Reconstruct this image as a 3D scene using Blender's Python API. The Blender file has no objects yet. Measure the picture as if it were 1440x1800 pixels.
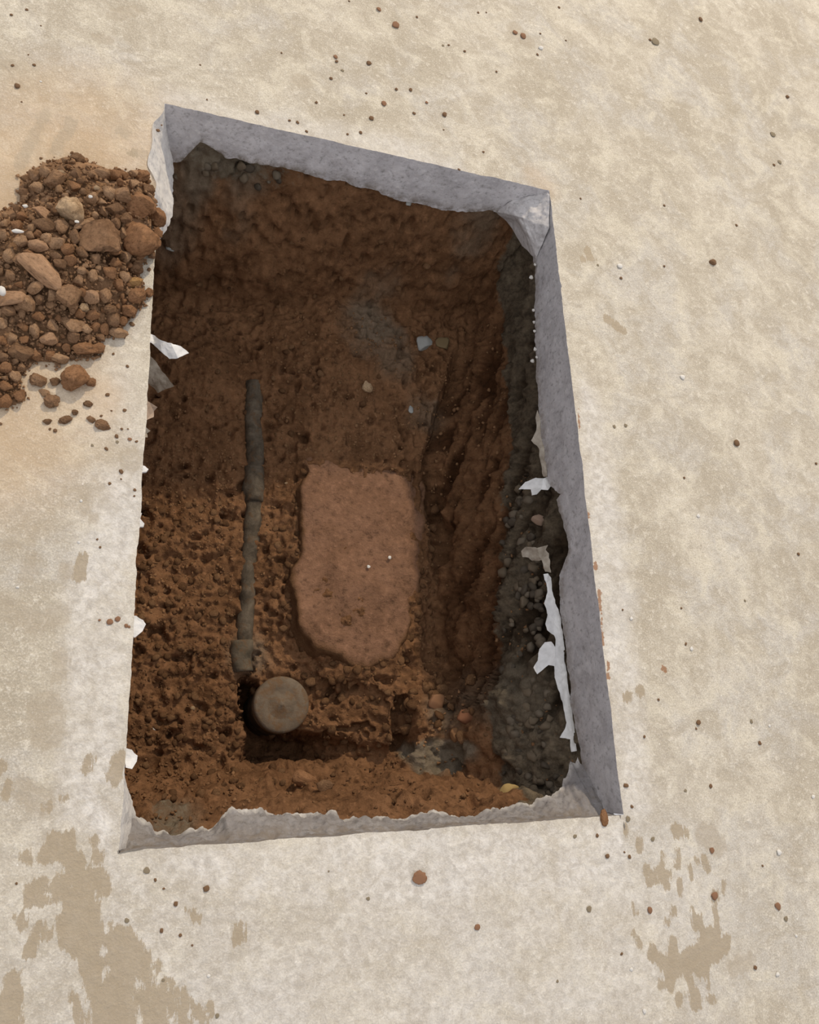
import bpy, bmesh, math, random
import numpy as np
from mathutils import Matrix, Vector, Euler

# ------------------------------------------------------------------ camera, world, lamp, exposure
FPX = 1432.72                                   # focal length in pixels of the 1440x1800 frame
RW = np.array([[0.93824735, 0.06553999, 0.33970048],      # world axes seen in camera axes (right, down, forward)
               [-0.04538464, -0.95009006, 0.30865696],
               [0.34297542, -0.30501376, -0.88844497]])
CAM = np.array([-0.04217584, 0.08598763, 1.4])
sc = bpy.context.scene
COL = sc.collection
cam_data = bpy.data.cameras.new('camera')
cam = bpy.data.objects.new('camera', cam_data); COL.objects.link(cam)
cam_data.sensor_fit = 'HORIZONTAL'; cam_data.sensor_width = 36.0
cam_data.lens = 36.0 * FPX / 1440.0
cam_data.clip_start = 0.02
m4 = Matrix.Identity(4)
for i in range(3):
    m4[i][0] = RW[i, 0]; m4[i][1] = -RW[i, 1]; m4[i][2] = -RW[i, 2]; m4[i][3] = CAM[i]
cam.matrix_world = m4
sc.camera = cam

world = bpy.data.worlds.new('room_light'); sc.world = world
world.use_nodes = True
bg = world.node_tree.nodes['Background']
bg.inputs[0].default_value = (0.98, 0.97, 1.0, 1); bg.inputs[1].default_value = 0.78

lamp_data = bpy.data.lights.new('ceiling_lamp', 'AREA')
lamp_data.shape = 'DISK'; lamp_data.size = 0.60
lamp_data.energy = 1400.0; lamp_data.color = (1.0, 0.84, 0.62)
lamp = bpy.data.objects.new('ceiling_lamp', lamp_data); COL.objects.link(lamp)
LAMP_H = 9.0
lamp.location = (0.894 + 0.38 * LAMP_H, 1.419 + 1.126 * LAMP_H, LAMP_H)
lamp.rotation_euler = (Vector((0.5, 0.7, 0)) - Vector(lamp.location)).to_track_quat('-Z', 'Y').to_euler()

sc.view_settings.view_transform = 'Standard'
sc.view_settings.look = 'None'
sc.view_settings.exposure = 0.0
sc.view_settings.gamma = 1.0
sc.view_settings.use_curve_mapping = False

# ------------------------------------------------------------------ helpers
HX, HY = 0.894, 1.419                           # size of the cut opening
rng = np.random.default_rng(7)
rnd = random.Random(11)


def ray(px, py):
    return RW @ np.array([px - 720.0, py - 900.0, FPX])


def at(px, py, z=0.0):
    d = ray(px, py); return CAM + d * ((z - CAM[2]) / d[2])


def at_x(px, py, x):
    d = ray(px, py); return CAM + d * ((x - CAM[0]) / d[0])


def at_y(px, py, y):
    d = ray(px, py); return CAM + d * ((y - CAM[1]) / d[1])


def mpp(px, py, z=0.0):                         # metres per pixel there
    return float(np.linalg.norm(at(px + 1, py, z) - at(px, py, z)))


def _hash(ix, iy, iz, s):
    h = (ix.astype(np.int64) * 374761393 + iy.astype(np.int64) * 668265263 + iz.astype(np.int64) * 2147483647 + s * 974711) & 0xFFFFFFFF
    h = ((h ^ (h >> 13)) * 1274126177) & 0xFFFFFFFF
    h = ((h ^ (h >> 16)) * 2246822519) & 0xFFFFFFFF
    return ((h ^ (h >> 15)) & 0xFFFFFF) / float(0xFFFFFF)


def vnoise(P, f, s=0):                          # value noise in -1..1 on points P (n,3)
    Q = P * f + 37.17
    I = np.floor(Q); F = Q - I; F = F * F * (3 - 2 * F); I = I.astype(np.int64)
    r = 0
    for dx in (0, 1):
        wx = F[:, 0] if dx else 1 - F[:, 0]
        for dy in (0, 1):
            wy = F[:, 1] if dy else 1 - F[:, 1]
            for dz in (0, 1):
                wz = F[:, 2] if dz else 1 - F[:, 2]
                r = r + wx * wy * wz * _hash(I[:, 0] + dx, I[:, 1] + dy, I[:, 2] + dz, s)
    return r * 2 - 1


def fbm(P, f, octv=4, s=0, gain=0.5):
    a, r, t = 1.0, 0, 0
    for o in range(octv):
        r = r + a * vnoise(P, f * 2.03 ** o, s + o * 13); t += a; a *= gain
    return r / t


def sstep(a, b, x):
    t = np.clip((x - a) / (b - a), 0, 1); return t * t * (3 - 2 * t)


def mesh_np(name, V, faces, mat=None, smooth=True):
    me = bpy.data.meshes.new(name)
    V = np.asarray(V, dtype=np.float32)
    F = np.asarray(faces, dtype=np.int32)
    k = F.shape[1]
    me.vertices.add(len(V)); me.vertices.foreach_set('co', V.ravel())
    me.loops.add(F.size); me.loops.foreach_set('vertex_index', F.ravel())
    me.polygons.add(len(F)); me.polygons.foreach_set('loop_start', np.arange(0, F.size, k, dtype=np.int32))
    me.update(calc_edges=True)
    if smooth:
        me.polygons.foreach_set('use_smooth', np.ones(len(F), dtype=bool))
    if mat: me.materials.append(mat)
    me.validate()
    return me


def attr(me, name, vals):
    a = me.attributes.new(name, 'FLOAT', 'POINT'); a.data.foreach_set('value', np.asarray(vals, dtype=np.float32))


def link(name, data, parent=None, kind=None, label=None, cat=None, group=None):
    o = bpy.data.objects.new(name, data); COL.objects.link(o)
    if parent: o.parent = parent
    tag(o, label, cat, group, kind)
    return o


def tag(o, label=None, cat=None, group=None, kind=None):
    if label: o['label'] = label
    if cat: o['category'] = cat
    if group: o['group'] = group
    if kind: o['kind'] = kind
    return o


def grid_faces(nu, nv):                         # vertices indexed i*nv+j
    i, j = np.meshgrid(np.arange(nu - 1), np.arange(nv - 1), indexing='ij')
    a = (i * nv + j).ravel()
    return np.stack([a, a + nv, a + nv + 1, a + 1], 1)


# ------------------------------------------------------------------ materials
class NT:
    def __init__(s, name):
        s.m = bpy.data.materials.new(name); s.m.use_nodes = True
        s.t = s.m.node_tree; s.bsdf = s.t.nodes['Principled BSDF']
        s.geo = s.n('ShaderNodeTexCoord')

    def n(s, kind, **kw):
        nd = s.t.nodes.new(kind)
        for k, v in kw.items(): setattr(nd, k, v)
        return nd

    def l(s, a, b): s.t.links.new(a, b)

    def noise(s, scale, detail=4, rough=0.6, off=0.0, dist=0.0, vec=None):
        nd = s.n('ShaderNodeTexNoise'); nd.inputs['Scale'].default_value = scale
        nd.inputs['Detail'].default_value = detail; nd.inputs['Roughness'].default_value = rough
        nd.inputs['Distortion'].default_value = dist
        mp = s.n('ShaderNodeMapping'); mp.inputs['Location'].default_value = (off, off * 1.7, off * 0.3)
        s.l(vec or s.geo.outputs['Object'], mp.inputs[0]); s.l(mp.outputs[0], nd.inputs['Vector'])
        return nd.outputs[0]

    def voro(s, scale, feature='F1', out=0):
        nd = s.n('ShaderNodeTexVoronoi', feature=feature); nd.inputs['Scale'].default_value = scale
        s.l(s.geo.outputs['Object'], nd.inputs['Vector']); return nd.outputs[out]

    def ramp(s, v, pts):
        nd = s.n('ShaderNodeValToRGB'); e = nd.color_ramp.elements
        while len(e) < len(pts): e.new(0.5)
        for el, (p, c) in zip(e, pts):
            el.position = p
            el.color = (c, c, c, 1) if not isinstance(c, tuple) else (*c, 1)
        s.l(v, nd.inputs[0]); return nd.outputs[0]

    def math(s, op, a, b=None, clamp=False):
        nd = s.n('ShaderNodeMath', operation=op); nd.use_clamp = clamp
        for k, v in enumerate((a, b)):
            if v is None: continue
            if isinstance(v, (int, float)): nd.inputs[k].default_value = v
            else: s.l(v, nd.inputs[k])
        return nd.outputs[0]

    def mix(s, fac, a, b, blend='MIX'):
        nd = s.n('ShaderNodeMix', data_type='RGBA', blend_type=blend)
        for sock, v in ((nd.inputs[0], fac), (nd.inputs[6], a), (nd.inputs[7], b)):
            if isinstance(v, (int, float)): sock.default_value = v
            elif isinstance(v, tuple): sock.default_value = (*v, 1)
            else: s.l(v, sock)
        return nd.outputs[2]

    def attr(s, name):
        nd = s.n('ShaderNodeAttribute', attribute_name=name); return nd.outputs['Fac']

    def bump(s, h, strength, dist, prev=None):
        nd = s.n('ShaderNodeBump'); nd.inputs['Strength'].default_value = strength
        nd.inputs['Distance'].default_value = dist; s.l(h, nd.inputs['Height'])
        if prev: s.l(prev, nd.inputs['Normal'])
        return nd.outputs[0]

    def done(s, col, rough=0.9, normal=None, spec=0.25):
        s.bsdf.inputs['Specular IOR Level'].default_value = spec
        if isinstance(col, tuple): s.bsdf.inputs['Base Color'].default_value = (*col, 1)
        else: s.l(col, s.bsdf.inputs['Base Color'])
        if isinstance(rough, (int, float)): s.bsdf.inputs['Roughness'].default_value = rough
        else: s.l(rough, s.bsdf.inputs['Roughness'])
        if normal: s.l(normal, s.bsdf.inputs['Normal'])
        return s.m


def mat_floor():
    t = NT('concrete_floor')
    big = t.noise(3.2, 5, 0.62, 1.3, 0.4); mid = t.noise(14, 6, 0.68, 4.1, 0.6); fine = t.noise(70, 5, 0.7, 7.7)
    micro = t.noise(330, 3, 0.7, 2.2)
    col = t.mix(t.ramp(big, [(0.40, 0.0), (0.60, 1.0)]), (0.455, 0.402, 0.315), (0.605, 0.553, 0.458))
    col = t.mix(t.ramp(t.noise(5.5, 4, 0.6, 9.3, 0.5), [(0.48, 0.0), (0.62, 0.7)]), col, (0.55, 0.525, 0.485))      # greyer patches
    # darker worn patches and pale laitance flecks
    col = t.mix(t.ramp(mid, [(0.39, 0.65), (0.52, 0.0)]), col, (0.43, 0.375, 0.29))
    col = t.mix(t.ramp(mid, [(0.51, 0.0), (0.63, 0.62)]), col, (0.70, 0.645, 0.525))
    col = t.mix(t.ramp(fine, [(0.56, 0.0), (0.68, 0.60)]), col, (0.80, 0.75, 0.65))
    col = t.mix(t.ramp(fine, [(0.34, 0.40), (0.46, 0.0)]), col, (0.37, 0.32, 0.25))
    col = t.mix(t.ramp(micro, [(0.34, 0.55), (0.5, 0.0)]), col, (0.36, 0.315, 0.25))
    col = t.mix(t.ramp(micro, [(0.54, 0.0), (0.68, 0.55)]), col, (0.80, 0.75, 0.66))
    wsp = t.math('MULTIPLY', t.ramp(t.voro(60), [(0.05, 1.0), (0.11, 0.0)]), t.ramp(t.noise(30, 2, 0.5, 12.0), [(0.56, 0.0), (0.62, 0.9)]))
    col = t.mix(wsp, col, (0.86, 0.83, 0.76))
    # dried slurry round the opening
    sl = t.attr('slurry')
    slm = t.math('MULTIPLY', sl, t.ramp(t.noise(11, 6, 0.7, 3.3, 0.8), [(0.30, 0.25), (0.62, 1.0)]))
    slc = t.mix(t.ramp(t.noise(60, 6, 0.78, 5.5, 0.5), [(0.40, 0.0), (0.60, 1.0)]), (0.52, 0.49, 0.455), (0.82, 0.795, 0.76))
    col = t.mix(slm, col, slc)
    # orange clay dust
    du = t.math('MULTIPLY', t.attr('dust'), t.ramp(t.noise(9, 4, 0.6, 6.1), [(0.25, 0.55), (0.7, 1.0)]))
    col = t.mix(du, col, (0.60, 0.40, 0.22))
    # damp stains (signed distance in metres, roughened)
    st = t.n('ShaderNodeMapping'); st.inputs['Scale'].default_value = (4.2, 1.0, 1.0); st.inputs['Rotation'].default_value = (0, 0, 0.12); t.l(t.geo.outputs['Object'], st.inputs[0])
    w = t.math('MULTIPLY', t.math('SUBTRACT', t.noise(34, 6, 0.75, 8.8, 0.0, st.outputs[0]), 0.52), 0.036)
    sd = t.math('ADD', t.attr('stain'), w)
    stm = t.ramp(t.math('MULTIPLY_ADD', sd, -120.0), [(0.0, 0.0), (0.25, 1.0)])
    stm = t.math('MULTIPLY', stm, 0.80)
    col = t.mix(stm, col, (0.365, 0.292, 0.198))
    halo = t.ramp(t.math('MULTIPLY_ADD', sd, -28.0), [(0.0, 0.0), (0.0001, 0.0), (1.0, 1.0)])
    fa = t.math('ADD', t.attr('faint'), w)
    fam = t.math('MULTIPLY', t.ramp(t.math('MULTIPLY_ADD', fa, -70.0), [(0.0, 0.0), (0.4, 1.0)]), 0.45)
    col = t.mix(fam, col, (0.40, 0.335, 0.25))
    # rusty clay smears and saw nicks
    w2 = t.math('MULTIPLY', t.math('SUBTRACT', t.noise(120, 4, 0.65, 1.8), 0.5), 0.014)
    ru = t.ramp(t.math('MULTIPLY_ADD', t.math('ADD', t.attr('rust'), w2), -400.0), [(0.0, 0.0), (0.4, 1.0)])
    col = t.mix(t.math('MULTIPLY', ru, 0.85), col, (0.31, 0.155, 0.075))
    nk = t.ramp(t.math('MULTIPLY_ADD', t.attr('nick'), -900.0), [(0.0, 0.0), (0.6, 1.0)])
    col = t.mix(t.math('MULTIPLY', nk, 0.8), col, (0.13, 0.12, 0.11))
    b = t.bump(t.math('ADD', fine, t.math('MULTIPLY', mid, 0.8)), 0.40, 0.008)
    b = t.bump(micro, 0.30, 0.002, b)
    rough = t.mix(stm, (0.72, 0.72, 0.72), (0.42, 0.42, 0.42))
    return t.done(col, rough, b, 0.3)


def mat_cut():
    t = NT('cut_concrete')
    a = t.noise(18, 5, 0.65, 1.0, 0.3); f = t.noise(95, 5, 0.7, 2.0)
    col = t.mix(t.ramp(a, [(0.35, 0.0), (0.65, 1.0)]), (0.50, 0.485, 0.50), (0.68, 0.665, 0.68))
    col = t.mix(t.ramp(f, [(0.34, 0.7), (0.46, 0.0)]), col, (0.30, 0.29, 0.285))
    col = t.mix(t.ramp(f, [(0.56, 0.0), (0.68, 0.6)]), col, (0.78, 0.76, 0.75))
    ag = t.ramp(t.voro(75), [(0.10, 0.5), (0.22, 0.0)])
    col = t.mix(ag, col, (0.42, 0.40, 0.39))
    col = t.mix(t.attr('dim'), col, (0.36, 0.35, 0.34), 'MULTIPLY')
    pa = t.attr('pale')
    col = t.mix(t.math('MULTIPLY', pa, t.ramp(f, [(0.3, 0.4), (0.6, 1.0)])), col, (0.80, 0.77, 0.72))
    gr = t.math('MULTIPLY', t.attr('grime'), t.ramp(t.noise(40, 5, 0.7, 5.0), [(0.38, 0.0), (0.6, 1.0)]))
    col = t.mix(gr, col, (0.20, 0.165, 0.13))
    b = t.bump(f, 0.35, 0.006); b = t.bump(t.noise(300, 3, 0.6, 3.0), 0.2, 0.002, b)
    return t.done(col, 0.9, b, 0.2)


def mat_soil(name, dark, light, grit=(0.42, 0.30, 0.19), obj_random=False, ground=False, k=1.0, bd=1.0, rim=False):
    t = NT(name)
    a = t.noise(9 * k, 5, 0.65, 1.0, 0.4); f = t.noise(55 * k, 6, 0.7, 2.0); mi = t.noise(260 * k, 4, 0.7, 3.0)
    col = t.mix(t.ramp(a, [(0.38, 0.0), (0.62, 1.0)]), dark, light)
    col = t.mix(t.ramp(f, [(0.33, 0.75), (0.47, 0.0)]), col, tuple(c * 0.42 for c in dark))
    col = t.mix(t.ramp(f, [(0.53, 0.0), (0.66, 0.65)]), col, tuple(min(1, c * 1.35) for c in light))
    if ground:
        g = t.attr('grey')
        gc = t.mix(t.ramp(f, [(0.32, 0.0), (0.66, 1.0)]), (0.060, 0.046, 0.032), (0.200, 0.158, 0.108))
        gm = t.math('ADD', g, t.math('MULTIPLY', t.math('SUBTRACT', f, 0.5), 1.3))
        col = t.mix(t.ramp(gm, [(0.38, 0.0), (0.62, 1.0)]), col, gc)
        pc = t.math('MULTIPLY', t.attr('clay'), 1.0)
        col = t.mix(pc, col, t.mix(t.ramp(f, [(0.35, 0.0), (0.65, 1.0)]), (0.165, 0.135, 0.095), (0.235, 0.20, 0.15)))
        wall_dark = t.attr('wall_dark')  # mask that darkens the soil colour of the right wall
        col = t.mix(t.math('MULTIPLY', wall_dark, 0.85), col, (0.22, 0.165, 0.125), 'MULTIPLY')
    sp = t.ramp(t.voro(130 * k), [(0.06, 1.0), (0.10, 0.0)])
    spm = t.math('MULTIPLY', sp, t.ramp(t.noise(75 * k, 2, 0.5, 6.0), [(0.56, 0.0), (0.60, 0.8)]))
    col = t.mix(spm, col, grit)
    if obj_random:
        oi = t.n('ShaderNodeObjectInfo')
        col = t.mix(1.0, col, t.ramp(oi.outputs['Random'], [(0.0, (0.66, 0.63, 0.62)), (0.5, (0.98, 0.97, 0.96)), (1.0, (1.25, 1.30, 1.34))]), 'MULTIPLY')
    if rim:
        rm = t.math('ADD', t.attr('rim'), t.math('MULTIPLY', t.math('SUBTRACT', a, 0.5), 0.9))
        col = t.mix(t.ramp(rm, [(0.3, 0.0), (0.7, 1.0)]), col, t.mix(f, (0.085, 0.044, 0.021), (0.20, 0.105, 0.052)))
    b = t.bump(f, 0.7, 0.012 * bd); b = t.bump(mi, 0.6, 0.004 * bd, b)
    return t.done(col, 0.95, b, 0.12)


def mat_flat(name, c1, c2, scale, rough=0.8, spec=0.25, bump=0.3, bd=0.003, trans=0.0):
    t = NT(name); f = t.noise(scale, 5, 0.65, 1.0, 0.3)
    col = t.mix(t.ramp(f, [(0.32, 0.0), (0.68, 1.0)]), c1, c2)
    return t.done(col, rough, t.bump(t.noise(scale * 3, 4, 0.6, 2.0), bump, bd), spec)


M_FLOOR = mat_floor()
M_CUT = mat_cut()
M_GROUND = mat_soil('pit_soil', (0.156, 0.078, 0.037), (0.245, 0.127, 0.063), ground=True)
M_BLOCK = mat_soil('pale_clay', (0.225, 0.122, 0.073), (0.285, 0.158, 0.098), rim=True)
M_CLUMP = mat_soil('crumbly_soil', (0.130, 0.067, 0.032), (0.205, 0.112, 0.056), obj_random=True, k=0.09, bd=0.4)
M_LOOSE = mat_soil('loose_soil', (0.30, 0.172, 0.092), (0.43, 0.262, 0.150), (0.6, 0.47, 0.32), obj_random=True, k=0.09, bd=0.5)
M_HEAP = mat_soil('heap_soil', (0.26, 0.148, 0.078), (0.38, 0.225, 0.125), (0.55, 0.42, 0.28))
M_DARK = mat_soil('dark_clod', (0.19, 0.105, 0.056), (0.28, 0.165, 0.092), (0.5, 0.4, 0.28), k=0.09, bd=0.5)
M_RED = mat_soil('red_soil', (0.285, 0.145, 0.070), (0.39, 0.208, 0.106), k=0.09, bd=0.6)
M_PALE = mat_soil('sandstone', (0.40, 0.26, 0.145), (0.60, 0.43, 0.27), (0.75, 0.66, 0.52), k=0.09, bd=0.5)
M_OCHRE = mat_soil('ochre_stone', (0.44, 0.24, 0.09), (0.56, 0.34, 0.15), k=0.09, bd=0.5)
M_TAN = mat_soil('tan_slab', (0.35, 0.205, 0.115), (0.42, 0.255, 0.15), k=0.06, bd=0.35)
M_WHITE = mat_flat('white_chip', (0.62, 0.60, 0.56), (0.80, 0.78, 0.74), 60)
M_GREYCHIP = mat_flat('grey_chip', (0.30, 0.31, 0.30), (0.45, 0.46, 0.44), 60)
M_CRUMB = mat_flat('brown_crumb', (0.13, 0.075, 0.040), (0.22, 0.125, 0.065), 120)
M_RUSTCRUMB = mat_flat('rust_crumb', (0.20, 0.105, 0.058), (0.31, 0.165, 0.095), 120)
M_GREYCRUMB = mat_flat('olive_crumb', (0.20, 0.16, 0.105), (0.29, 0.24, 0.165), 120)
M_FILM = mat_flat('white_plastic', (0.66, 0.66, 0.66), (0.86, 0.86, 0.86), 40, 0.5, 0.4)
M_DIRTYFILM = mat_flat('soiled_plastic', (0.24, 0.20, 0.155), (0.46, 0.41, 0.34), 45, 0.6, 0.3)
def mat_dirty(name, c1, c2, soil, scale, amt):
    t = NT(name); f = t.noise(scale, 5, 0.7, 1.0, 0.4); g = t.noise(scale * 1.7, 5, 0.7, 5.0, 0.4)
    col = t.mix(t.ramp(f, [(0.38, 0.0), (0.62, 1.0)]), c1, c2)
    col = t.mix(t.ramp(g, [(0.5 - amt, 0.0), (0.62 - amt, 0.85)]), col, soil)
    return t.done(col, 0.9, t.bump(t.noise(scale * 6, 5, 0.7, 2.0), 0.5, 0.004), 0.15)


M_PIPE = mat_dirty('dirty_grey_pipe', (0.068, 0.054, 0.039), (0.155, 0.126, 0.092), (0.13, 0.080, 0.045), 26, -0.03)
M_CAP = mat_dirty('grey_cap', (0.130, 0.100, 0.073), (0.19, 0.15, 0.11), (0.165, 0.100, 0.055), 24, 0.03)


# ------------------------------------------------------------------ floor slab
def seg_sd(P, a, b, r):
    a = np.asarray(a)[:2]; b = np.asarray(b)[:2]
    d = b - a; L = max(1e-9, d @ d)
    t = np.clip(((P - a) @ d) / L, 0, 1)
    return np.linalg.norm(P - a - t[:, None] * d, axis=1) - r


def poly_sd(P, poly):
    pts = np.array([p[:2] for p in poly]); n = len(pts)
    dist = np.full(len(P), 9.0); ins = np.zeros(len(P), bool)
    for i in range(n):
        a, b = pts[i], pts[(i + 1) % n]
        dist = np.minimum(dist, seg_sd(P, a, b, 0))
        c = (a[1] > P[:, 1]) != (b[1] > P[:, 1])
        xx = (b[0] - a[0]) * (P[:, 1] - a[1]) / (b[1] - a[1] + 1e-12) + a[0]
        ins ^= c & (P[:, 0] < xx)
    return np.where(ins, -dist, dist)


def conv(pts, s, ox, oy):                       # crop coordinates to frame pixels to floor points
    return [at(ox + x / s, oy + y / s) for x, y in pts]


def caps(lst, s, ox, oy):
    out = []
    for x0, y0, x1, y1, r in lst:
        out.append((at(ox + x0 / s, oy + y0 / s), at(ox + x1 / s, oy + y1 / s), r / s * mpp(ox + x0 / s, oy + y0 / s)))
    return out


POLY_STAIN = [
    conv([(210, 130), (262, 130), (265, 190), (292, 220), (300, 270), (370, 248), (385, 345), (350, 340), (320, 310), (325, 355),
          (345, 390), (350, 450), (400, 490), (470, 560), (455, 640), (465, 700), (470, 830), (330, 830), (320, 700), (300, 640),
          (275, 560), (225, 535), (205, 460), (235, 390), (230, 350), (180, 370), (100, 380), (95, 320), (130, 290), (200, 300),
          (225, 260), (215, 190)], 2, 0, 1400),
    conv([(400, 450), (470, 480), (525, 570), (530, 660), (575, 720), (585, 830), (510, 830), (495, 690), (540, 690), (470, 600), (420, 530)], 2, 0, 1400),
    conv([(385, 800), (440, 870), (490, 870), (500, 760), (540, 760), (540, 860), (600, 835), (650, 800), (690, 815), (690, 750), (720, 735),
          (650, 690), (640, 570), (660, 610), (690, 610), (710, 690), (780, 700), (790, 640), (770, 590), (785, 520), (800, 660), (815, 720),
          (815, 760), (875, 735), (870, 820), (800, 890), (740, 920), (745, 1080), (715, 960), (690, 1000), (640, 960), (610, 950), (640, 1060),
          (685, 1110), (680, 1200), (640, 1190), (620, 1080), (585, 940), (570, 980), (520, 1010), (520, 1100), (500, 1090), (485, 1010),
          (435, 930), (400, 890), (365, 870)], 3.6, 1040, 1440),
    conv([(920, 1030), (940, 1090), (905, 1140), (910, 1230), (850, 1300), (820, 1230), (850, 1160), (850, 1090)], 4.286, 0, 1080),
]
CUT_STAIN = caps([(365, 545, 365, 548, 24), (378, 600, 372, 640, 16), (372, 450, 380, 475, 16), (240, 310, 245, 315, 10), (490, 740, 480, 830, 8),
                  (405, 720, 415, 830, 10), (185, 275, 215, 265, 16), (150, 345, 200, 350, 9), (160, 300, 165, 302, 8)], 2, 0, 1400)
CAP_STAIN = caps([(185, 140, 150, 220, 14), (195, 150, 200, 210, 8), (130, 460, 100, 550, 11), (145, 460, 165, 490, 9), (45, 640, 55, 800, 20),
                  (20, 730, 30, 800, 30), (260, 700, 290, 800, 10), (575, 680, 650, 790, 12), (585, 650, 600, 665, 8), (630, 690, 660, 730, 11),
                  (690, 755, 720, 800, 10), (735, 740, 745, 760, 6), (550, 590, 560, 602, 5), (70, 430, 75, 450, 12), (90, 210, 100, 225, 14),
                  (340, 210, 345, 225, 12), (840, 465, 842, 500, 14), (670, 400, 690, 430, 7)], 2, 0, 1400)
CAP_STAIN += caps([(540, 60, 545, 80, 26), (600, 85, 605, 110, 8), (302, 135, 300, 185, 13), (450, 225, 458, 280, 10), (545, 200, 555, 270, 7),
                   (560, 260, 545, 300, 7), (345, 300, 355, 345, 9), (385, 340, 405, 395, 13), (430, 330, 475, 420, 18), (440, 320, 480, 350, 14),
                   (370, 400, 371, 401, 12), (560, 390, 565, 480, 6), (710, 240, 740, 320, 8), (670, 250, 675, 265, 8), (835, 400, 830, 460, 6),
                   (255, 540, 285, 590, 7), (270, 720, 300, 800, 6), (480, 640, 482, 655, 8), (555, 1140, 556, 1141, 24), (450, 1050, 452, 1051, 18),
                   (760, 1140, 762, 1141, 14), (780, 470, 785, 520, 9), (620, 300, 630, 370, 6), (520, 570, 518, 600, 6), (215, 40, 220, 85, 7)], 3.6, 1040, 1440)
CAP_STAIN += caps([(670, 1085, 650, 1170, 17), (70, 1260, 45, 1370, 20), (20, 1130, 25, 1160, 22), (710, 1690, 715, 1710, 20), (480, 1385, 482, 1400, 10),
                   (350, 1450, 360, 1460, 12)], 4.286, 0, 1080)
CAP_STAIN += caps([(590, 1350, 622, 1200, 24), (600, 1340, 600, 1350, 32)], 4.286, 0, 700)
CAP_STAIN += caps([(165, 190, 185, 225, 14), (140, 235, 142, 240, 7), (275, 565, 355, 628, 15)], 3.13, 980, 380)
CAP_STAIN += caps([(330, 1230, 331, 1240, 15), (405, 1205, 410, 1208, 19)], 3.214, 1000, 840)
CAP_STAIN += caps([(705, 810, 706, 812, 18)], 3, 0, 0)
CAP_FAINT = caps([(200, 1350, 235, 1190, 32), (60, 1090, 240, 1090, 26), (500, 1300, 520, 1300, 42), (640, 740, 630, 840, 24), (135, 840, 136, 842, 24),
                  (710, 905, 710, 915, 18), (450, 1640, 250, 1700, 60), (150, 1640, 20, 1560, 80)], 4.286, 0, 700)
CAP_FAINT += caps([(460, 310, 460, 345, 34), (450, 440, 430, 470, 36), (340, 700, 360, 900, 110), (150, 1300, 330, 1420, 70)], 4.286, 0, 1080)
CAP_FAINT += caps([(1290, 145, 1350, 200, 30), (240, 390, 265, 400, 30)], 2.77, 440, 0)
CAP_FAINT += caps([(600, 80, 700, 60, 30), (20, 345, 60, 345, 22), (520, 200, 560, 210, 24), (640, 690, 660, 700, 20), (240, 600, 100, 880, 16), (380, 640, 290, 800, 16),
                   (730, 810, 800, 815, 16)], 3, 0, 0)
CAP_FAINT += caps([(790, 160, 720, 100, 50), (900, 940, 1000, 900, 30)], 3.6, 1040, 1440)
CAP_RUST = caps([(155, 480, 152, 515, 9), (175, 640, 172, 740, 9), (178, 740, 185, 830, 6), (185, 860, 192, 940, 7), (222, 1030, 222, 1070, 6), (222, 1110, 224, 1130, 10),
                 (530, 1075, 545, 1085, 12), (110, 190, 115, 240, 5)], 3.214, 1000, 840)
CAP_RUST += caps([(118, 1050, 120, 1180, 4)], 3.13, 980, 380)
CAP_FAINT += [(at(224, 803), at(242, 803), 0.009), (at(226, 814), at(238, 814), 0.010)]
CAP_NICK = [(at(1090, 1432), at(1103, 1466), 0.0022), (at(212, 1495), at(250, 1489), 0.0035), (at(1030, 960), at(1070, 995), 0.0006)]


def floor_axis(lo, hi, cuts, step):
    pts = []
    knots = [lo] + cuts + [hi]
    for a, b in zip(knots[:-1], knots[1:]):
        n = max(1, int(round((b - a) / step)))
        pts += list(np.linspace(a, b, n + 1))[:-1]
    pts.append(hi)
    out = [lo - d for d in (7.0, 4.0, 2.0, 0.8, 0.25)] + pts + [hi + d for d in (0.25, 0.8, 2.0, 4.0, 7.0)]
    return np.array(out)


gx = floor_axis(-0.50, 2.10, [0.0, HX], 0.0065)
gy = floor_axis(-0.45, 2.50, [0.0, HY], 0.0065)
GX, GY = np.meshgrid(gx, gy, indexing='ij')
V = np.stack([GX.ravel(), GY.ravel(), np.zeros(GX.size)], 1)
P2 = V[:, :2].copy()
F = grid_faces(len(gx), len(gy))
cx = V[F].mean(1)
F = F[~((cx[:, 0] > 0) & (cx[:, 0] < HX) & (cx[:, 1] > 0) & (cx[:, 1] < HY))]


def chip_left(y):                               # how far the broken left arris stands back, top left corner
    y = np.asarray(y, float)
    return 0.022 * sstep(1.13, 1.25, y) * (1 - sstep(1.36, 1.415, y)) * (0.75 + 0.5 * vnoise(np.stack([y, y * 0, y * 0], 1), 22, 3))


def edge_wobble(s, k):
    s = np.asarray(s, float); Q = np.stack([s, s * 0 + k, s * 0], 1)
    return 0.0016 * vnoise(Q, 25, 5) + 0.0016 * np.abs(vnoise(Q, 90, 6)) + 0.0035 * np.maximum(0, vnoise(Q, 38, 9) - 0.62) * 2.2


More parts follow.
